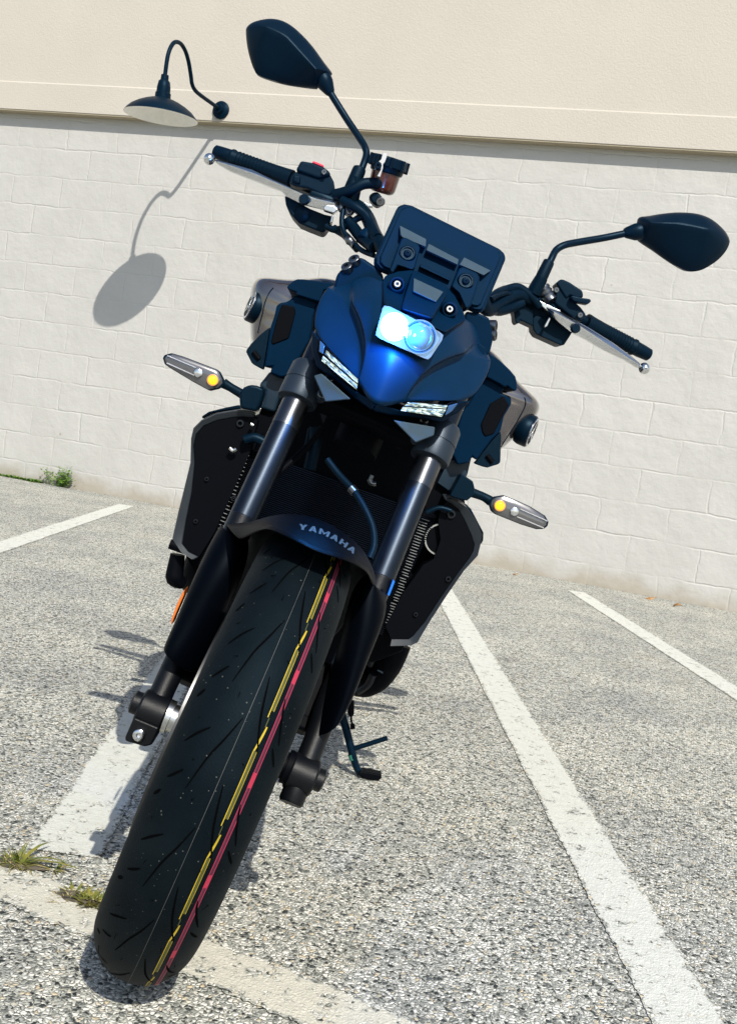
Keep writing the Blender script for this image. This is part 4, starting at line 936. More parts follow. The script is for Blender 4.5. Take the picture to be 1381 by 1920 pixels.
# switch housings
g = G()
slab(g, PL(12, [(232, 162), (345, 182), (455, 226), (512, 262), (535, 310), (460, 330), (410, 340), (180, 262)], .405), .05, 0, .97)
slab(g, PL(12, [(110, 388), (130, 320), (168, 272), (260, 275), (420, 335), (520, 290), (562, 372), (575, 450), (520, 520), (430, 500), (300, 440), (180, 420)], .410), .06, 0, .97)
sw = finish('switch_housing', g, M['plastic_rough'], bike, bevel=.004, seg=3)
g = G(); slab(g, PL(12, [(345, 184), (350, 174), (366, 169), (455, 206), (462, 218), (458, 230)], .408), .022); finish('red_button', g, M['red'], sw, bevel=.002)
g = G(); slab(g, PL(12, [(160, 300), (230, 318), (225, 400), (150, 372)], .404), .02); finish('start_switch', g, M['plastic'], sw, bevel=.003)
bolt('housing_screw', P(12, 465, 280, .402), (0, -1, 0), .0045, sw, M['bolt'], .003)
g = G(); slab(g, PL(12, [(70, 512), (180, 560), (320, 640), (470, 700), (560, 720), (525, 800), (482, 868), (445, 882), (300, 825), (215, 788), (160, 730), (130, 695), (100, 640), (82, 600)], .415), .055, 0, .95)
swl = finish('throttle_housing', g, M['plastic_rough'], bike, bevel=.004, seg=3)
g = G(); lathe(g, P(12, 250, 700, .416), P(12, 250, 700, .408), [(0, .012), (.8, .012), (1, .010)], 20); finish('housing_disc', g, M['plastic'], swl)
# brake master cylinder, reservoir and hose
g = G(); tube(g, [P(12, 330, 500, .425), P(12, 480, 560, .423), P(12, 620, 610, .425)], [.013, .0135, .011], 16, 4); slab(g, PL(12, [(330, 470), (430, 460), (520, 500), (610, 545), (620, 600), (560, 640), (470, 610), (340, 520)], .418), .03)
mc = finish('brake_master_cylinder', g, M['plastic'], bike, bevel=.003)
for x, y in ((655, 640), (712, 672)): bolt('banjo_bolt', P(12, x, y, .392), (.2, -1, .1), .008, mc, M['bolt'], .008)
g = G(); slab(g, PL(12, [(450, 640), (480, 600), (560, 610), (610, 650), (560, 690), (470, 660)], .386), .015); slab(g, PL(12, [(540, 700), (562, 706), (548, 785), (520, 790)], .388), .01); finish('lever_bracket', g, M['steel'], mc, bevel=.002)
ra, rb_ = P(12, 1118, 150, .405), P(12, 1030, 470, .415)
g = G(); lathe(g, ra, rb_, [(.42, .0240), (.9, .0225), (1.0, .0205), (1.06, .015)], 32); rs_ = finish('brake_fluid_reservoir', g, M['fluid'], bike)
g = G(); lathe(g, ra, rb_, [(-.04, .028), (0, .0305), (.26, .0315), (.27, .028), (.42, .0265), (.45, .0245)], 40)
for k in range(9):
    a_ = k*2*math.pi/9; dn = (rb_-ra).normalized(); s1 = dn.cross(Vector((0, 1, 0))).normalized(); s2 = dn.cross(s1)
    c_ = ra+(rb_-ra)*.12+(s1*math.cos(a_)+s2*math.sin(a_))*.0308; tube(g, [c_-dn*.008, c_+dn*.010], .0035, 8)
finish('reservoir_cap', g, M['plastic'], rs_, bevel=.001)
g = G(); slab(g, PL(12, [(1048, 84, .370), (1100, 96, .370), (1068, 180, .366), (1052, 200, .366), (1050, 240, .366), (1022, 330, .368), (990, 320, .368), (1030, 250, .366), (962, 255, .366), (1000, 180, .366), (1032, 150, .366)], 0), .003); finish('cap_clip', g, M['clipgrey'], rs_, bevel=.0008)
bolt('clip_screw', P(12, 1000, 218, .364), (0, -1, 0), .0058, rs_, M['plastic'], .005)
g = G(); slab(g, PL(12, [(905, 520), (940, 480), (1000, 470), (1055, 540), (1050, 590), (990, 620), (950, 590), (925, 560)], .40), .025); finish('reservoir_stay', g, M['plastic'], rs_, bevel=.004)
bolt('stay_bolt', P(12, 1025, 575, .395), (0, -1, -.2), .0075, rs_, M['bolt'], .007)
g = G(); slab(g, PL(12, [(790, 478), (800, 480), (792, 552), (810, 570), (870, 580), (940, 605), (950, 625), (900, 622), (830, 600), (780, 570), (778, 540)], .40), .012); finish('stay_bracket', g, M['steel'], rs_, bevel=.001)
g = G(); tube(g, [P(12, 560, 505, .395), P(12, 640, 488, .39), P(12, 740, 455, .385), P(12, 850, 400, .385), P(12, 960, 390, .39), P(12, 1020, 400, .40)], .0088, 14, 5); finish('reservoir_hose', g, M['rubber'], rs_)
# cables and hoses at the bars
for pts, r_ in (([(640, 560, .385), (760, 620, .375), (870, 700, .37), (930, 800, .36), (1000, 930, .33)], .0075), ([(480, 820, .40), (580, 855, .395), (700, 810, .385), (800, 740, .38), (880, 720, .375)], .0055), ([(655, 650, .385), (640, 760, .38), (655, 860, .375), (720, 960, .365), (840, 1060, .35), (960, 1110, .33)], .0042), ([(560, 840, .40), (660, 900, .39), (720, 960, .372), (800, 1050, .36)], .0065), ([(700, 760, .39), (770, 850, .38), (850, 950, .36), (960, 1030, .33)], .0095)):
    g = G(); tube(g, PL(12, pts, 0), r_, 10, 5); finish('control_cable', g, M['plastic'], hb)
for pts, r_ in (([(100, 510, .34), (140, 470, .36), (195, 447, .385), (255, 440, .395), (320, 490, .40), (360, 540, .405)], .007), ([(90, 545, .335), (150, 560, .36), (210, 545, .385), (270, 520, .40)], .0085), ([(110, 500, .33), (190, 470, .37), (270, 500, .40)], .004)):
    g = G(); tube(g, PL(3, pts, 0), r_, 10, 5); finish('control_cable', g, M['plastic'], hb)
g = G(); lathe(g, P(12, 850, 960, .352), P(12, 910, 900, .36), [(0, .010), (.3, .013), (.9, .013), (1, .010)], 18); finish('cable_clip', g, M['panel_blue_flare'], hb)
g = G(); tube(g, PL(12, [(690, 940, .365), (720, 965, .362), (745, 985, .36), (770, 1005, .358)], 0), [.005, .0075, .005, .007], 10, 4); finish('hose_ferrule', g, M['bolt'], hb)
# right-hand cluster in the picture (clutch side)
g = G()
slab(g, PL(3, [(445, 415), (472, 394), (490, 398), (520, 412), (586, 456), (590, 490), (560, 500), (520, 482), (500, 500)], .405), .045, 0, .96)
slab(g, PL(3, [(440, 440), (470, 440), (530, 500), (575, 540), (602, 575), (598, 605), (578, 618), (540, 600), (470, 545), (438, 520)], .408), .05, 0, .96)
sw = finish('switch_housing', g, M['plastic_rough'], bike, bevel=.004, seg=3)
g = G(); slab(g, PL(3, [(520, 485), (535, 482), (582, 492), (624, 498), (630, 510), (612, 526), (560, 516), (535, 508)], .395), .02); finish('signal_switch', g, M['plastic'], sw, bevel=.002)
bolt('housing_screw', P(3, 447, 452, .402), (0, -1, 0), .0045, sw, M['bolt'], .003)
bolt('housing_screw', P(3, 570, 582, .404), (0, -1, 0), .0045, sw, M['bolt'], .003)
g = G()
slab(g, PL(3, [(205, 515), (230, 500), (330, 555), (330, 640), (262, 608), (258, 622), (245, 626), (235, 612), (230, 570)], .41), .04, 0, .96)
slab(g, PL(3, [(325, 600), (340, 585), (430, 605), (540, 655), (520, 690), (500, 720), (488, 738), (470, 738), (345, 682), (328, 655)], .412), .05, 0, .96)
slab(g, PL(3, [(250, 480), (330, 470), (440, 545), (470, 600), (430, 630), (330, 590), (250, 520)], .418), .04, 0, .96)
finish('clutch_switch_housing', g, M['plastic_rough'], bike, bevel=.004, seg=3)
g = G(); lathe(g, P(3, 375, 440, .41), P(3, 420, 510, .405), [(0, .012), (.1, .0125), (.2, .011), (.35, .0125), (.5, .011), (.65, .0125), (.8, .011), (1, .012)], 20); finish('cable_adjuster', g, M['bolt'], hb)

# ---- mirrors
def mirror(outl, ridge, col0, col1, rc, stem, rstem, boot, rboot, n, y0=.452):
    o_ = catmull(PL(n, outl, y0), 4, closed=True)
    g = G(); dome(g, o_, PL(n, ridge, y0), .034, .012, 8, 0, .75)
    mh = finish('mirror', g, M['plastic'], bike, smooth=50)
    c_ = sum(o_, Vector())/len(o_); g = G(); g.add([c_+(p-c_)*.93+Vector((0, .0135, 0)) for p in o_], [tuple(range(len(o_)))[::-1]]); finish('mirror_glass', g, M['mirror'], mh, smooth=0)
    g = G(); lathe(g, P(n, *col0), P(n, *col1), [(0, rc[0]*.9), (.08, rc[0]), (.45, rc[0]*.92), (.9, rc[1]), (1, rc[1]*.8)], 22); finish('mirror_collar', g, M['plastic'], mh)
    g = G(); tube(g, PL(n, stem, .44), rstem, 14, 6); finish('mirror_stem', g, M['plastic'], mh)
    g = G(); b0_, b1_ = P(n, *boot[0]), P(n, *boot[1]); lathe(g, b0_, b1_, [(0, rboot*.6), (.06, rboot*.95), (.15, rboot), (.9, rboot*1.08), (1, rboot*1.02)], 18); finish('rubber_boot', g, M['rubber'], mh)
mirror([(300, 150), (303, 105), (345, 70), (430, 50), (500, 55), (560, 80), (625, 130), (705, 215), (780, 318), (829, 385), (815, 400), (745, 470), (735, 477), (640, 466), (520, 445), (385, 402), (350, 365), (322, 285), (306, 210)],
       [(430, 150), (540, 190), (740, 410)], (765, 405, .45), (822, 512, .45), (.0148, .0085), [(818, 505, .45), (915, 660, .445), (1005, 795, .43), (1035, 850, .42), (1040, 890, .415), (1020, 955, .405), (985, 1035, .40)], .0058, [(1003, 965, .405), (945, 1110, .40)], .0112, 2)
mirror([(868, 85), (930, 68), (1010, 55), (1090, 50), (1180, 58), (1250, 85), (1310, 135), (1340, 180), (1343, 212), (1322, 255), (1280, 300), (1222, 338), (1180, 354), (1140, 356), (1100, 344), (1020, 295), (950, 245), (882, 200), (870, 180)],
       [(905, 125), (1060, 128), (1200, 160)], (893, 148, .45), (798, 157, .45), (.0150, .0090), [(802, 160, .45), (690, 183, .445), (560, 205, .43), (490, 220, .42), (448, 245, .415), (425, 285, .405), (405, 330, .40)], .0060, [(413, 300, .405), (365, 400, .40)], .0095, 3)
g = G(); lathe(g, P(3, 372, 388, .40), P(3, 330, 470, .405), [(0, .0105), (.5, .012), (1, .0125)], 16); finish('mirror_mount', g, M['plastic'], hb); g = G(); lathe(g, P(12, 800, 330, .398), P(12, 735, 560, .405), [(0, .0095), (1, .0125)], 16); finish('mirror_mount', g, M['plastic'], hb)

# ---- turn signals
def signal(outl, amber, led, rows_, stalk, block, n):
    q = PL(n, outl, .340); g = G(); c_ = sum(q, Vector())/len(q)
    slab(g, q, .022, 0, .86); ts = finish('turn_signal', g, M['plastic'], bike, bevel=.002)
    g = G(); dome(g, [c_+(p-c_)*.92+Vector((0, -.0012, 0)) for p in q], [P(n, *rows_[0], .340), P(n, *rows_[1], .340)], .005, .001, 4, 0, .5); finish('signal_lens', g, M['smoke'], ts, smooth=25)
    g = G()
    for ln in rows_[2:]:
        a, b_ = P(n, *ln[0], .333), P(n, *ln[1], .333)
        for k in range(22):
            p = a.lerp(b_, k/21); lathe(g, p+Vector((0, .004, 0)), p+Vector((0, -.0008, 0)), [(0, .0011), (1, .0008)], 6)
    a, b_ = P(n, *rows_[0], .3345), P(n, *rows_[1], .3345); pass
    finish('reflector_dots', g, M['smoke_ridge'], ts)
    p = P(n, *amber, .333); g = G(); lathe(g, p+Vector((0, .003, 0)), p+Vector((0, -.003, 0)), [(0, .0072), (.5, .0070), (.8, .0052), (1, .001)], 24); finish('amber_bulb', g, M['amber'], ts)
    g = G(); lathe(g, p+Vector((0, -.001, 0)), p+Vector((0, -.0036, 0)), [(0, .0042), (.6, .004), (.61, .0022), (.9, .002), (.91, .0003)], 18); finish('bulb_core', g, M['amber_core'], ts)
    g = G(); lathe(g, p+Vector((0, .0025, 0)), p+Vector((0, -.0006, 0)), [(0, .0092), (.9, .0090), (1, .0085), (1, .0074), (.5, .0074)], 26, caps=False); finish('bulb_ring', g, M['amber_glow'], ts)
    p = P(n, *led, .333); g = G(); lathe(g, p+Vector((0, .002, 0)), p+Vector((0, -.0025, 0)), [(0, .0070), (.7, .0066), (.9, .0045), (.91, .003), (1, .0005)], 20); finish('marker_led', g, M['silver'], ts)
    g = G(); tube(g, PL(n, stalk, .35), [.0085, .0070, .0078], 14, 4); finish('signal_stalk', g, M['rubber'], ts)
    g = G(); slab(g, PL(n, block, .33), .045, 0, .96); finish('signal_mount', g, M['plastic'], ts, bevel=.005, seg=3)
M['amber_glow'] = simple('amber_lens_ring', (0.75, 0.35, 0.12), 0.3)
signal([(60, 715), (75, 690), (130, 675), (230, 705), (360, 755), (490, 805), (520, 827), (552, 892), (550, 922), (515, 960), (435, 978), (300, 905), (120, 797), (75, 765)], (455, 890), (342, 835), [(120, 720), (470, 870), ((105, 700), (318, 790)), ((100, 758), (305, 850))],
       [(540, 915, .35), (600, 950, .35), (685, 1000, .348)], [(662, 1030), (668, 985), (695, 948), (745, 924), (800, 932), (852, 952), (860, 990), (830, 1080), (800, 1140), (668, 1112)], 4)
signal([(880, 852), (890, 812), (915, 796), (975, 787), (1060, 820), (1150, 860), (1250, 922), (1273, 962), (1266, 990), (1240, 1010), (1190, 1011), (1090, 980), (920, 912), (892, 890)], (955, 857), (1048, 895), [(1230, 970), (950, 855), ((1090, 880), (1258, 955)), ((1070, 930), (1235, 1000))],
       [(895, 828, .35), (850, 800, .35), (775, 772, .348)], [(632, 792), (640, 770), (700, 660), (716, 654), (782, 700), (792, 745), (785, 790), (742, 826), (660, 805)], 6)

# ---- radiator, shrouds
yr = .365
rc_ = [at(458, 838, yr), at(818, 968, yr), at(716, 1190, yr), at(372, 1060, yr)]
g = G(); slab(g, rc_, .03); rad_ = finish('radiator', g, M['deep'], bike)
g = G()
for i in range(64):
    t_ = (i+.5)/64; a = rc_[0].lerp(rc_[3], t_)+Vector((0, -.004, 0)); b_ = rc_[1].lerp(rc_[2], t_)+Vector((0, -.004, 0))
    tube(g, [a, b_], .0009, 5)
fin = finish('cooling_fins', g, M['fins'] if 'fins' in M else M['bolt'], rad_, smooth=0)
g = G(); pcs = [at(800, 985, .352), at(812, 1010, .352), at(800, 1050, .35), at(815, 1010, .36)]
p = at(826, 1012, .362); lathe(g, p, p+Vector((0, .012, 0)), [(0, .024), (0, .0265), (1, .0265), (1, .024), (0, .024)], 36, caps=False); lathe(g, p+Vector((0, .002, 0)), p+Vector((0, .02, 0)), [(0, .023), (1, .023)], 30, 1); finish('radiator_cap', g, [M['steel'], M['deep']], rad_)
def shroud(outer, inner, back, n):
    """outer and inner edge of the front rim, swept back to the side"""
    g = G(); o_ = PL(n, outer, .345); i_ = PL(n, inner, .352); k_ = len(o_)
    sgn = 1 if o_[k_//2].x > 0 else -1
    b_ = [p+Vector((sgn*-.004, .15, .01)) for p in o_]; c_ = [p+Vector((sgn*-.002, .15, .0)) for p in i_]
    m_ = [p+Vector((0, .008, 0)) for p in o_]
    v = i_+o_+m_+b_+c_
    f = []
    for r_ in range(4):
        for k in range(k_-1): f.append((r_*k_+k, r_*k_+k+1, (r_+1)*k_+k+1, (r_+1)*k_+k))
    for k in range(k_-1): f.append((4*k_+k, 4*k_+k+1, k+1, k))
    f.append((0, k_, 2*k_, 3*k_, 4*k_)); f.append(tuple(r_*k_+k_-1 for r_ in (4, 3, 2, 1, 0)))
    g.add(v, f); s_ = finish('radiator_shroud', g, M['shroud'], bike, bevel=.003)
    g = G(); slab(g, i_[::1]+PL(n, back, .352), .03); finish('inner_panel', g, M['deep'], s_)
    return s_
M['shroud'] = simple('grey_black_shroud_plastic', (0.022, 0.028, 0.035), 0.42, bump=0.4)
shroud([(585, 108), (500, 92), (450, 95), (345, 112), (255, 155), (205, 205), (190, 270), (186, 420), (152, 560), (108, 740), (74, 890), (128, 972), (200, 1020)],
       [(580, 142), (505, 138), (452, 142), (355, 160), (270, 195), (222, 250), (207, 315), (214, 420), (196, 600), (160, 780), (138, 920), (178, 970), (240, 1000)],
       [(330, 860), (430, 640), (560, 340), (600, 160)], 5)
shroud([(605, 815), (640, 812), (695, 838), (745, 870), (800, 950), (840, 1045), (832, 1100), (812, 1180), (725, 1275), (610, 1440), (500, 1610), (422, 1742), (382, 1762), (245, 1766)],
       [(612, 830), (640, 840), (690, 880), (730, 950), (770, 1040), (792, 1105), (785, 1150), (760, 1195), (680, 1300), (575, 1450), (470, 1610), (395, 1700), (365, 1722), (255, 1722)],
       [(215, 1640), (330, 1420), (460, 1240), (528, 1200), (572, 1080), (556, 950), (575, 880)], 6)
g = G(); slab(g, PL(6, [(690, 825), (742, 850), (770, 880), (850, 1032), (848, 1080), (835, 1110), (800, 980), (745, 885)], .42), .12, 0, .95); finish('shroud_back', g, M['plastic'], bike, bevel=.004); g = G(); slab(g, PL(5, [(255, 135), (300, 105), (400, 80), (490, 62), (500, 88), (420, 95), (330, 112), (262, 150)], .42), .12, 0, .95); finish('shroud_back', g, M['plastic'], bike, bevel=.004)

g = G(); slab(g, [at(x, y, .412) for x, y in ((432, 800), (470, 772), (530, 735), (850, 870), (868, 905), (872, 960), (850, 1062), (742, 1205), (690, 1205), (372, 1085), (345, 1035), (362, 900))], .10, 0, .97); finish('radiator_surround', g, M['deep'], bike)
for n_, items in ((5, [((495, 178), .007), ((290, 520), .004), ((222, 780), .004), ((455, 640), .005)]), (6, [((640, 912), .008), ((410, 1560), .004), ((620, 1330), .005)])):
    for (x, y), r_ in items:
        p = P(n_, x, y, .352); g = G(); lathe(g, p+Vector((0, .004, 0)), p+Vector((0, -.005, 0)), [(0, r_), (.6, r_), (.9, r_*.8), (.91, r_*.5), (.6, r_*.45)], 18, caps=False); finish('panel_fastener', g, M['fastener'], bike)
for n_, pts, r_, mt in ((5, [(430, 328), (450, 345), (470, 335)], .0035, 'steel'), (5, [(560, 180), (575, 190)], .003, 'steel'), (5, [(520, 280), (580, 265), (640, 290)], .008, 'plastic'), (5, [(1150, 255), (1160, 270)], .004, 'bolt'), (5, [(1290, 520), (1300, 545), (1330, 550)], .004, 'bolt'), (5, [(925, 210), (905, 330), (930, 345)], .004, 'rubber'), (5, [(960, 200), (950, 330), (920, 460)], .010, 'rubber'), (6, [(130, 660), (115, 700), (150, 720)], .004, 'bolt'), (6, [(480, 900), (560, 870), (640, 890)], .004, 'plastic')):
    g = G(); tube(g, PL(n_, pts, .34 if n_ == 6 or pts[0][0] < 700 else .25), r_, 10, 4); finish('engine_bay_hose', g, M[mt], bike)
g = G()
for (a0, a1, n_, cnt, ln_) in (((505, 362), (338, 872), 5, 22, (42, 16)), ((444, 940), (212, 1612), 6, 38, (50, 17))):
    for k in range(cnt):
        t_ = k/(cnt-1); x, y = a0[0]+(a1[0]-a0[0])*t_, a0[1]+(a1[1]-a0[1])*t_
        if n_ == 6 and 980 < y < 1080 and False: continue
        jx = random.uniform(-6, 6); q_ = 1-.35*t_
        tube(g, [P(n_, x+jx, y, .3585), P(n_, x+jx+ln_[0]*q_, y+ln_[1]*q_, .3585)], .0008, 5)
finish('fin_tips', g, M['fintip'], rad_, smooth=0)
# ---- tank, side intakes and flaps
half = PL(11, [(560, 560, .5), (640, 690, .5), (785, 880, .5), (930, 1008, .5), (1010, 1085, .5), (1032, 1150, .5), (1000, 1240, .5), (890, 1345, .5), (740, 1490, .5), (620, 1600, .5), (500, 1680, .5)], .5)
zc = half[0].z
sect = [Vector((0, 0, zc+.012))]+[Vector((abs(p.x), 0, p.z)) for p in half]
full = [Vector((-p.x, 0, p.z)) for p in sect[:0:-1]]+sect
g = G(); v = []; st_ = [(.435, .80, .93), (.455, .95, .985), (.49, 1.0, 1.0), (.56, 1.03, 1.01), (.66, 1.0, 1.0), (.78, .82, .97), (.92, .55, .90), (1.0, .42, .86)]
for y, sx_, sz_ in st_:
    for p in full: v.append(Vector((p.x*sx_, y, .78+(p.z-.78)*sz_)))
k_ = len(full)
f = [(i*k_+j, i*k_+j+1, (i+1)*k_+j+1, (i+1)*k_+j) for i in range(len(st_)-1) for j in range(k_-1)]
f += [(i*k_+k_-1, i*k_, (i+1)*k_, (i+1)*k_+k_-1) for i in range(len(st_)-1)]
f += [tuple(range(k_)), tuple((len(st_)-1)*k_+j for j in range(k_))[::-1]]
g.add(v, f); tank = finish('fuel_tank', g, M['gloss'], bike, sub=2)
for sx in (-1, 1):
    p = P(10, 112, 478, .475) if sx < 0 else P(11, 895, 1395, .475)
    nrm_ = Vector((sx*.86, -.28, .0)).normalized()
    g = G(); lathe(g, p-nrm_*.016, p+nrm_*.008, [(0, .026), (.3, .0285), (.9, .0285), (1, .0265)], 32); bd = finish('tank_badge', g, M['plastic'], tank)
    g = G(); s1 = nrm_.cross(Vector((0, 0, 1))).normalized(); s2 = Vector((0, 0, 1)); c_ = p+nrm_*.009
    lathe(g, p+nrm_*.0075, p+nrm_*.0095, [(0, .022), (0, .0255), (1, .0255), (1, .022), (0, .022)], 32, caps=False)
    for k in range(3):  # three crossed tuning forks
        a_ = math.pi/2+k*2*math.pi/3; u_ = s1*math.cos(a_)+s2*math.sin(a_); w_ = s1*-math.sin(a_)+s2*math.cos(a_)
        tube(g, [c_, c_+u_*.008], .0012, 6)
        for e_ in (-1, 1): tube(g, [c_+u_*.008, c_+u_*.010+w_*e_*.0028, c_+u_*.022+w_*e_*.0028], .0011, 6, 2)
    finish('emblem', g, M['silver'], bd)
    # panel seam on the tank flank
    sp = PL(10, [(335, 255, .45), (290, 310, .455), (235, 430, .46), (205, 560, .462), (170, 700, .465), (150, 800, .466)], 0) if sx < 0 else PL(11, [(860, 1050, .45), (872, 1090, .45), (862, 1150, .455), (800, 1270, .46), (720, 1400, .462), (640, 1520, .465), (615, 1570, .466)], 0)
    tb = None
dg.update(); te = tank.evaluated_get(dg); tb = BVHTree.FromPolygons([v_.co.copy() for v_ in te.data.vertices], [tuple(p_.vertices) for p_ in te.data.polygons])
for n_, pts in ((10, [(335, 255), (290, 310), (235, 430), (205, 560), (170, 700), (150, 800)]), (11, [(860, 1045), (872, 1090), (862, 1150), (800, 1270), (720, 1400), (640, 1520), (615, 1570)])):
    q = []
    for x, y in pts:
        e_ = px(n_, x, y); dv = (at(e_[0], e_[1], .3)-CL).normalized(); loc, nn_, _, _ = tb.ray_cast(CL, dv)
        if loc is not None: q.append(loc)
    if len(q) > 2: g = G(); tube(g, q, .0011, 6, 4); finish('panel_seam', g, M['plastic'], tank)
# intake panels
L_int = [(300, 720), (345, 590), (372, 470), (410, 430), (500, 420), (590, 345), (700, 355), (870, 425), (815, 600), (800, 745), (775, 880), (660, 1080), (565, 1305), (420, 1330), (290, 1275), (322, 1200), (222, 1210), (250, 1030)]
R_int = [(275, 1110), (350, 970), (462, 832), (560, 885), (650, 937), (622, 1000), (722, 1035), (727, 1110), (645, 1250), (612, 1395), (520, 1490), (352, 1715), (310, 1672), (275, 1740), (150, 1760), (70, 1580), (140, 1400), (205, 1180)]
for n_, q in ((10, L_int), (11, R_int)):
    g = G(); slab(g, PL(n_, q, .375), .10, 0, .94); ip = finish('intake_panel', g, M['panel_dark'] if 'panel_dark' in M else M['panel_blue_flare'], bike, bevel=.004)
    ins = [(395, 560), (440, 450), (590, 480), (600, 560), (520, 860), (330, 935), (305, 900), (370, 640)] if n_ == 10 else [(400, 1330), (500, 1110), (640, 1030), (700, 1120), (620, 1270), (540, 1430), (445, 1460), (415, 1410)]
    g = G(); slab(g, PL(n_, ins, .3725), .01); finish('intake_duct', g, M['deep'], ip, bevel=.002)
L_wing = [(495, 245), (520, 215), (580, 165), (625, 148), (700, 150), (1050, 190), (1060, 260), (940, 280), (890, 420), (740, 375), (610, 335), (612, 305), (560, 285), (515, 268)]
R_wing = [(435, 640), (460, 605), (500, 580), (600, 650), (710, 755), (768, 825), (782, 890), (782, 950), (770, 980), (735, 965), (680, 920), (655, 935), (560, 880), (462, 828), (480, 750)]
for n_, q in ((10, L_wing), (11, R_wing)):
    g = G(); slab(g, PL(n_, q, .362), .16, 0, .95); finish('tank_wing', g, M['panel_blue_flare'], bike, bevel=.005)
L_flap = [(302, 722), (250, 755), (180, 812), (70, 920), (10, 1000), (8, 1025), (72, 1152), (100, 1178), (215, 1240), (222, 1215), (250, 1030)]
R_flap = [(610, 1400), (618, 1470), (612, 1560), (608, 1730), (590, 1752), (470, 1790), (420, 1780), (325, 1745), (352, 1720), (520, 1490)]
for n_, q, hole in ((10, L_flap, (128, 1060)), (11, R_flap, (492, 1690))):
    g = G(); slab(g, PL(n_, q, .385), .02, 0, .97); fl = finish('air_scoop_flap', g, M['plastic_rough'], bike, bevel=.002)
    p = P(n_, *hole, .3845); g = G(); tube(g, [p+Vector((-.006, 0, .003)), p+Vector((.007, 0, -.004))], .0045, 10); finish('flap_slot', g, M['deep'], fl)
# frame spar below the intake, both sides
g = G(); slab(g, PL(10, [(300, 1240), (240, 1320), (150, 1430), (230, 1500), (200, 1640), (160, 1700), (350, 1760), (440, 1500), (560, 1310), (420, 1300)], .40), .25, 0, .95)
finish('frame_spar', g, M['spar'], bike, bevel=.01); g = G(); slab(g, PL(11, [(270, 1720), (300, 1690), (280, 1770), (262, 1850), (240, 1900), (230, 1990), (80, 2050), (-60, 1950), (60, 1700), (160, 1700)], .40), .25, 0, .95); finish('frame_spar', g, M['spar'], bike, bevel=.01)

# ---- engine, exhaust, rear half (mostly behind)
g = G(); box(g, (0, .58, .50), (.30, .36, .34)); box(g, (0, .80, .42), (.28, .26, .24)); box(g, (0, .52, .70), (.24, .25, .18))
for sx in (-1, 1): lathe(g, (sx*.15, .66, .42), (sx*.20, .66, .42), [(0, .10), (.7, .10), (1, .085)], 32)
eng = finish('engine', g, M['deep'], bike, bevel=.02)
g = G(); slab(g, PL(6, [(255, 1700), (130, 1700), (60, 1860), (130, 1880), (330, 1800), (340, 1760)], .42), .15); finish('engine_guard', g, M['deep'], eng, bevel=.006)
g = G(); tube(g, PL(13, [(860, 150, .46), (800, 300, .46), (740, 420, .47), (620, 540, .48), (480, 600, .49), (330, 560, .52)], 0), [.026, .026, .025, .027, .026, .024], 20, 5)
ex_ = finish('exhaust_pipe', g, M['deep'], bike)
g = G(); slab(g, PL(13, [(640, 462), (652, 458), (706, 482), (702, 498)], .435), .004); finish('exhaust_label', g, M['lettering2'] if 'lettering2' in M else M['lettering'], ex_)
g = G(); tube(g, PL(13, [(620, 230, .44), (590, 320, .44), (560, 400, .45)], 0), .006, 8, 4); tube(g, PL(13, [(600, 500, .45), (540, 620, .46), (425, 700, .47)], 0), .007, 8, 4); finish('oil_line', g, M['fastener'], ex_)
g = G(); tube(g, PL(5, [(110, 985, .38), (95, 1080, .38), (92, 1130, .38), (140, 1165, .39)], 0), [.012, .014, .015, .010], 14, 4); finish('drain_hose', g, M['deep'], bike)
# brake hose that loops in front of the radiator
g = G(); tube(g, PL(5, [(1030, 400, .16), (1100, 490, .15), (1190, 590, .135), (1260, 700, .12), (1310, 820, .11), (1318, 930, .10), (1290, 1010, .09)], 0), .0050, 12, 6); bh = finish('brake_hose', g, M['rubber'], bike)
g = G(); tube(g, PL(5, [(1176, 575, .137), (1200, 602, .134)], 0), .0066, 12); finish('hose_ferrule', g, M['bolt'], bh)
g = G(); tube(g, PL(5, [(640, 560, .20), (900, 330, .24), (1000, 200, .24)], 0), .005, 10, 4); finish('wiring_loom', g, M['deep'], bike)
g = G(); slab(g, PL(6, [(262, 1340), (275, 1350), (240, 1440), (228, 1432)], .10), .01); finish('blue_tag', g, M['bluetag'], bike)
g = G(); slab(g, PL(5, [(152, 1200), (135, 1225), (100, 1300), (75, 1370), (66, 1408), (72, 1418), (90, 1370), (118, 1305), (148, 1235)], .06), .03); finish('side_reflector', g, M['orange'], bike, bevel=.001)
# fork inner tube seen beside the right guard
g = G(); slab(g, PL(4, [(760, 1150), (795, 1100), (838, 1110), (820, 1155), (790, 1170)], .36), .01); finish('mount_bracket', g, M['steel'], bike, bevel=.001)
# swingarm, rear wheel, seat, tail
g = G(); ry = 1.43
lathe(g, (-.095, ry, .315), (.095, ry, .315), [(.14, .225), (.06, .25), (.0, .275), (.08, .298), (.26, .312), (.5, .317), (.74, .312), (.92, .298), (1, .275), (.94, .25), (.86, .225)], 72)
rw = finish('rear_wheel', g, M['tyre'], bike)
g = G()
for sx in (-1, 1): tube(g, [(sx*.11, .88, .42), (sx*.13, 1.15, .38), (sx*.12, ry, .315)], [.035, .03, .022], 14, 5)
finish('swingarm', g, M['deep'], bike)
g = G(); v = []
for y, hw, z, th in ((.92, .10, .82, .05), (1.05, .14, .80, .06), (1.25, .15, .82, .06), (1.42, .12, .87, .06), (1.6, .09, .90, .05), (1.72, .05, .92, .03)):
    v += [(-hw, y, z-th), (-hw*.95, y, z-.005), (-hw*.5, y, z+.012), (0, y, z+.015), (hw*.5, y, z+.012), (hw*.95, y, z-.005), (hw, y, z-th)]
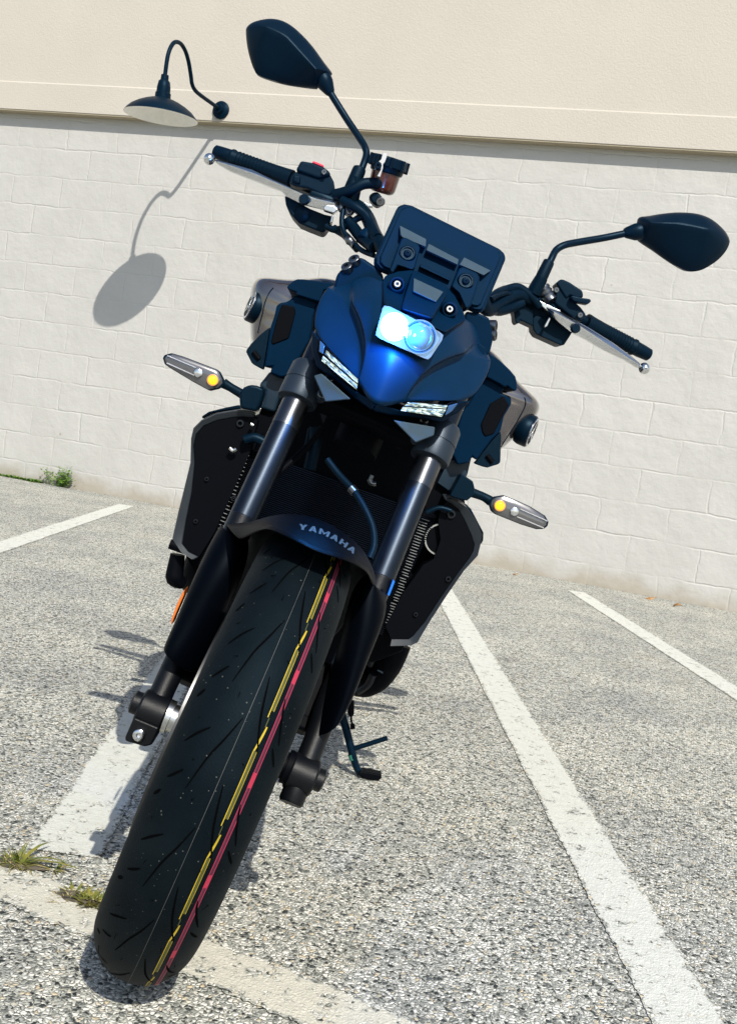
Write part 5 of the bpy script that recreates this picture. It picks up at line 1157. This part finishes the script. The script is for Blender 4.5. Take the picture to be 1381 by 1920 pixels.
f = [(i*7+j, i*7+j+1, (i+1)*7+j+1, (i+1)*7+j) for i in range(5) for j in range(6)]+[(i*7+6, i*7, (i+1)*7, (i+1)*7+6) for i in range(5)]+[tuple(range(7)), tuple(35+j for j in range(7))[::-1]]
g.add(v, f); finish('seat', g, M['rubber'], bike, sub=1)
g = G(); box(g, (0, 1.2, .68), (.18, .5, .14)); finish('tail_frame', g, M['deep'], bike, bevel=.03)
for sx in (-1, 1):
    g = G(); tube(g, [(sx*.14, .86, .40), (sx*.20, .88, .36)], .012, 10); tube(g, [(sx*.19, .88, .36), (sx*.27, .88, .355)], .011, 10); finish('footpeg', g, M['deep'], bike)
# side stand: foot rests on the ground
gw = ground(672, 1457); fl_ = BMI @ Vector((gw.x, gw.y, 0.004)); ys = fl_.y
g = G(); tube(g, [P(13, 200, 820, ys+.02), P(13, 280, 1080, ys+.01), P(13, 350, 1350, ys), P(13, 400, 1530, ys), P(13, 450, 1625, ys)], [.0085, .0085, .0080, .0075, .0075], 14, 5)
ks = finish('side_stand', g, M['plastic'], bike)
g = G(); slab(g, [P(13, 430, 1598, ys-.012), P(13, 560, 1612, ys-.012), P(13, 690, 1640, ys-.012), P(13, 692, 1680, ys-.012), P(13, 650, 1705, ys-.012), P(13, 520, 1688, ys-.012), P(13, 430, 1650, ys-.012)], .03); finish('stand_foot', g, M['stand_foot'] if 'stand_foot' in M else M['deep'], ks, bevel=.003)
g = G(); tube(g, [P(13, 385, 1340, ys), P(13, 560, 1285, ys-.002), P(13, 755, 1222, ys-.004)], .0052, 12, 4); finish('stand_tang', g, M['plastic'], ks)
g = G(); lathe(g, P(13, 352, 1400, ys), P(13, 372, 1460, ys), [(0, .0082), (1, .0082)], 16, caps=False); finish('green_stain_ring', g, M['green'], ks)
g = G(); tube(g, [P(13, 345, 800, ys), P(13, 345, 930, ys), P(13, 350, 975, ys)], [.007, .007, .004], 10, 4); tube(g, [P(13, 350, 975, ys), P(13, 350, 1030, ys), P(13, 375, 1090, ys)], .0022, 8, 4)
slab(g, [P(13, 335, 1080, ys), P(13, 385, 1075, ys), P(13, 395, 1120, ys), P(13, 340, 1130, ys)], .012); finish('stand_spring', g, M['deep'], ks)
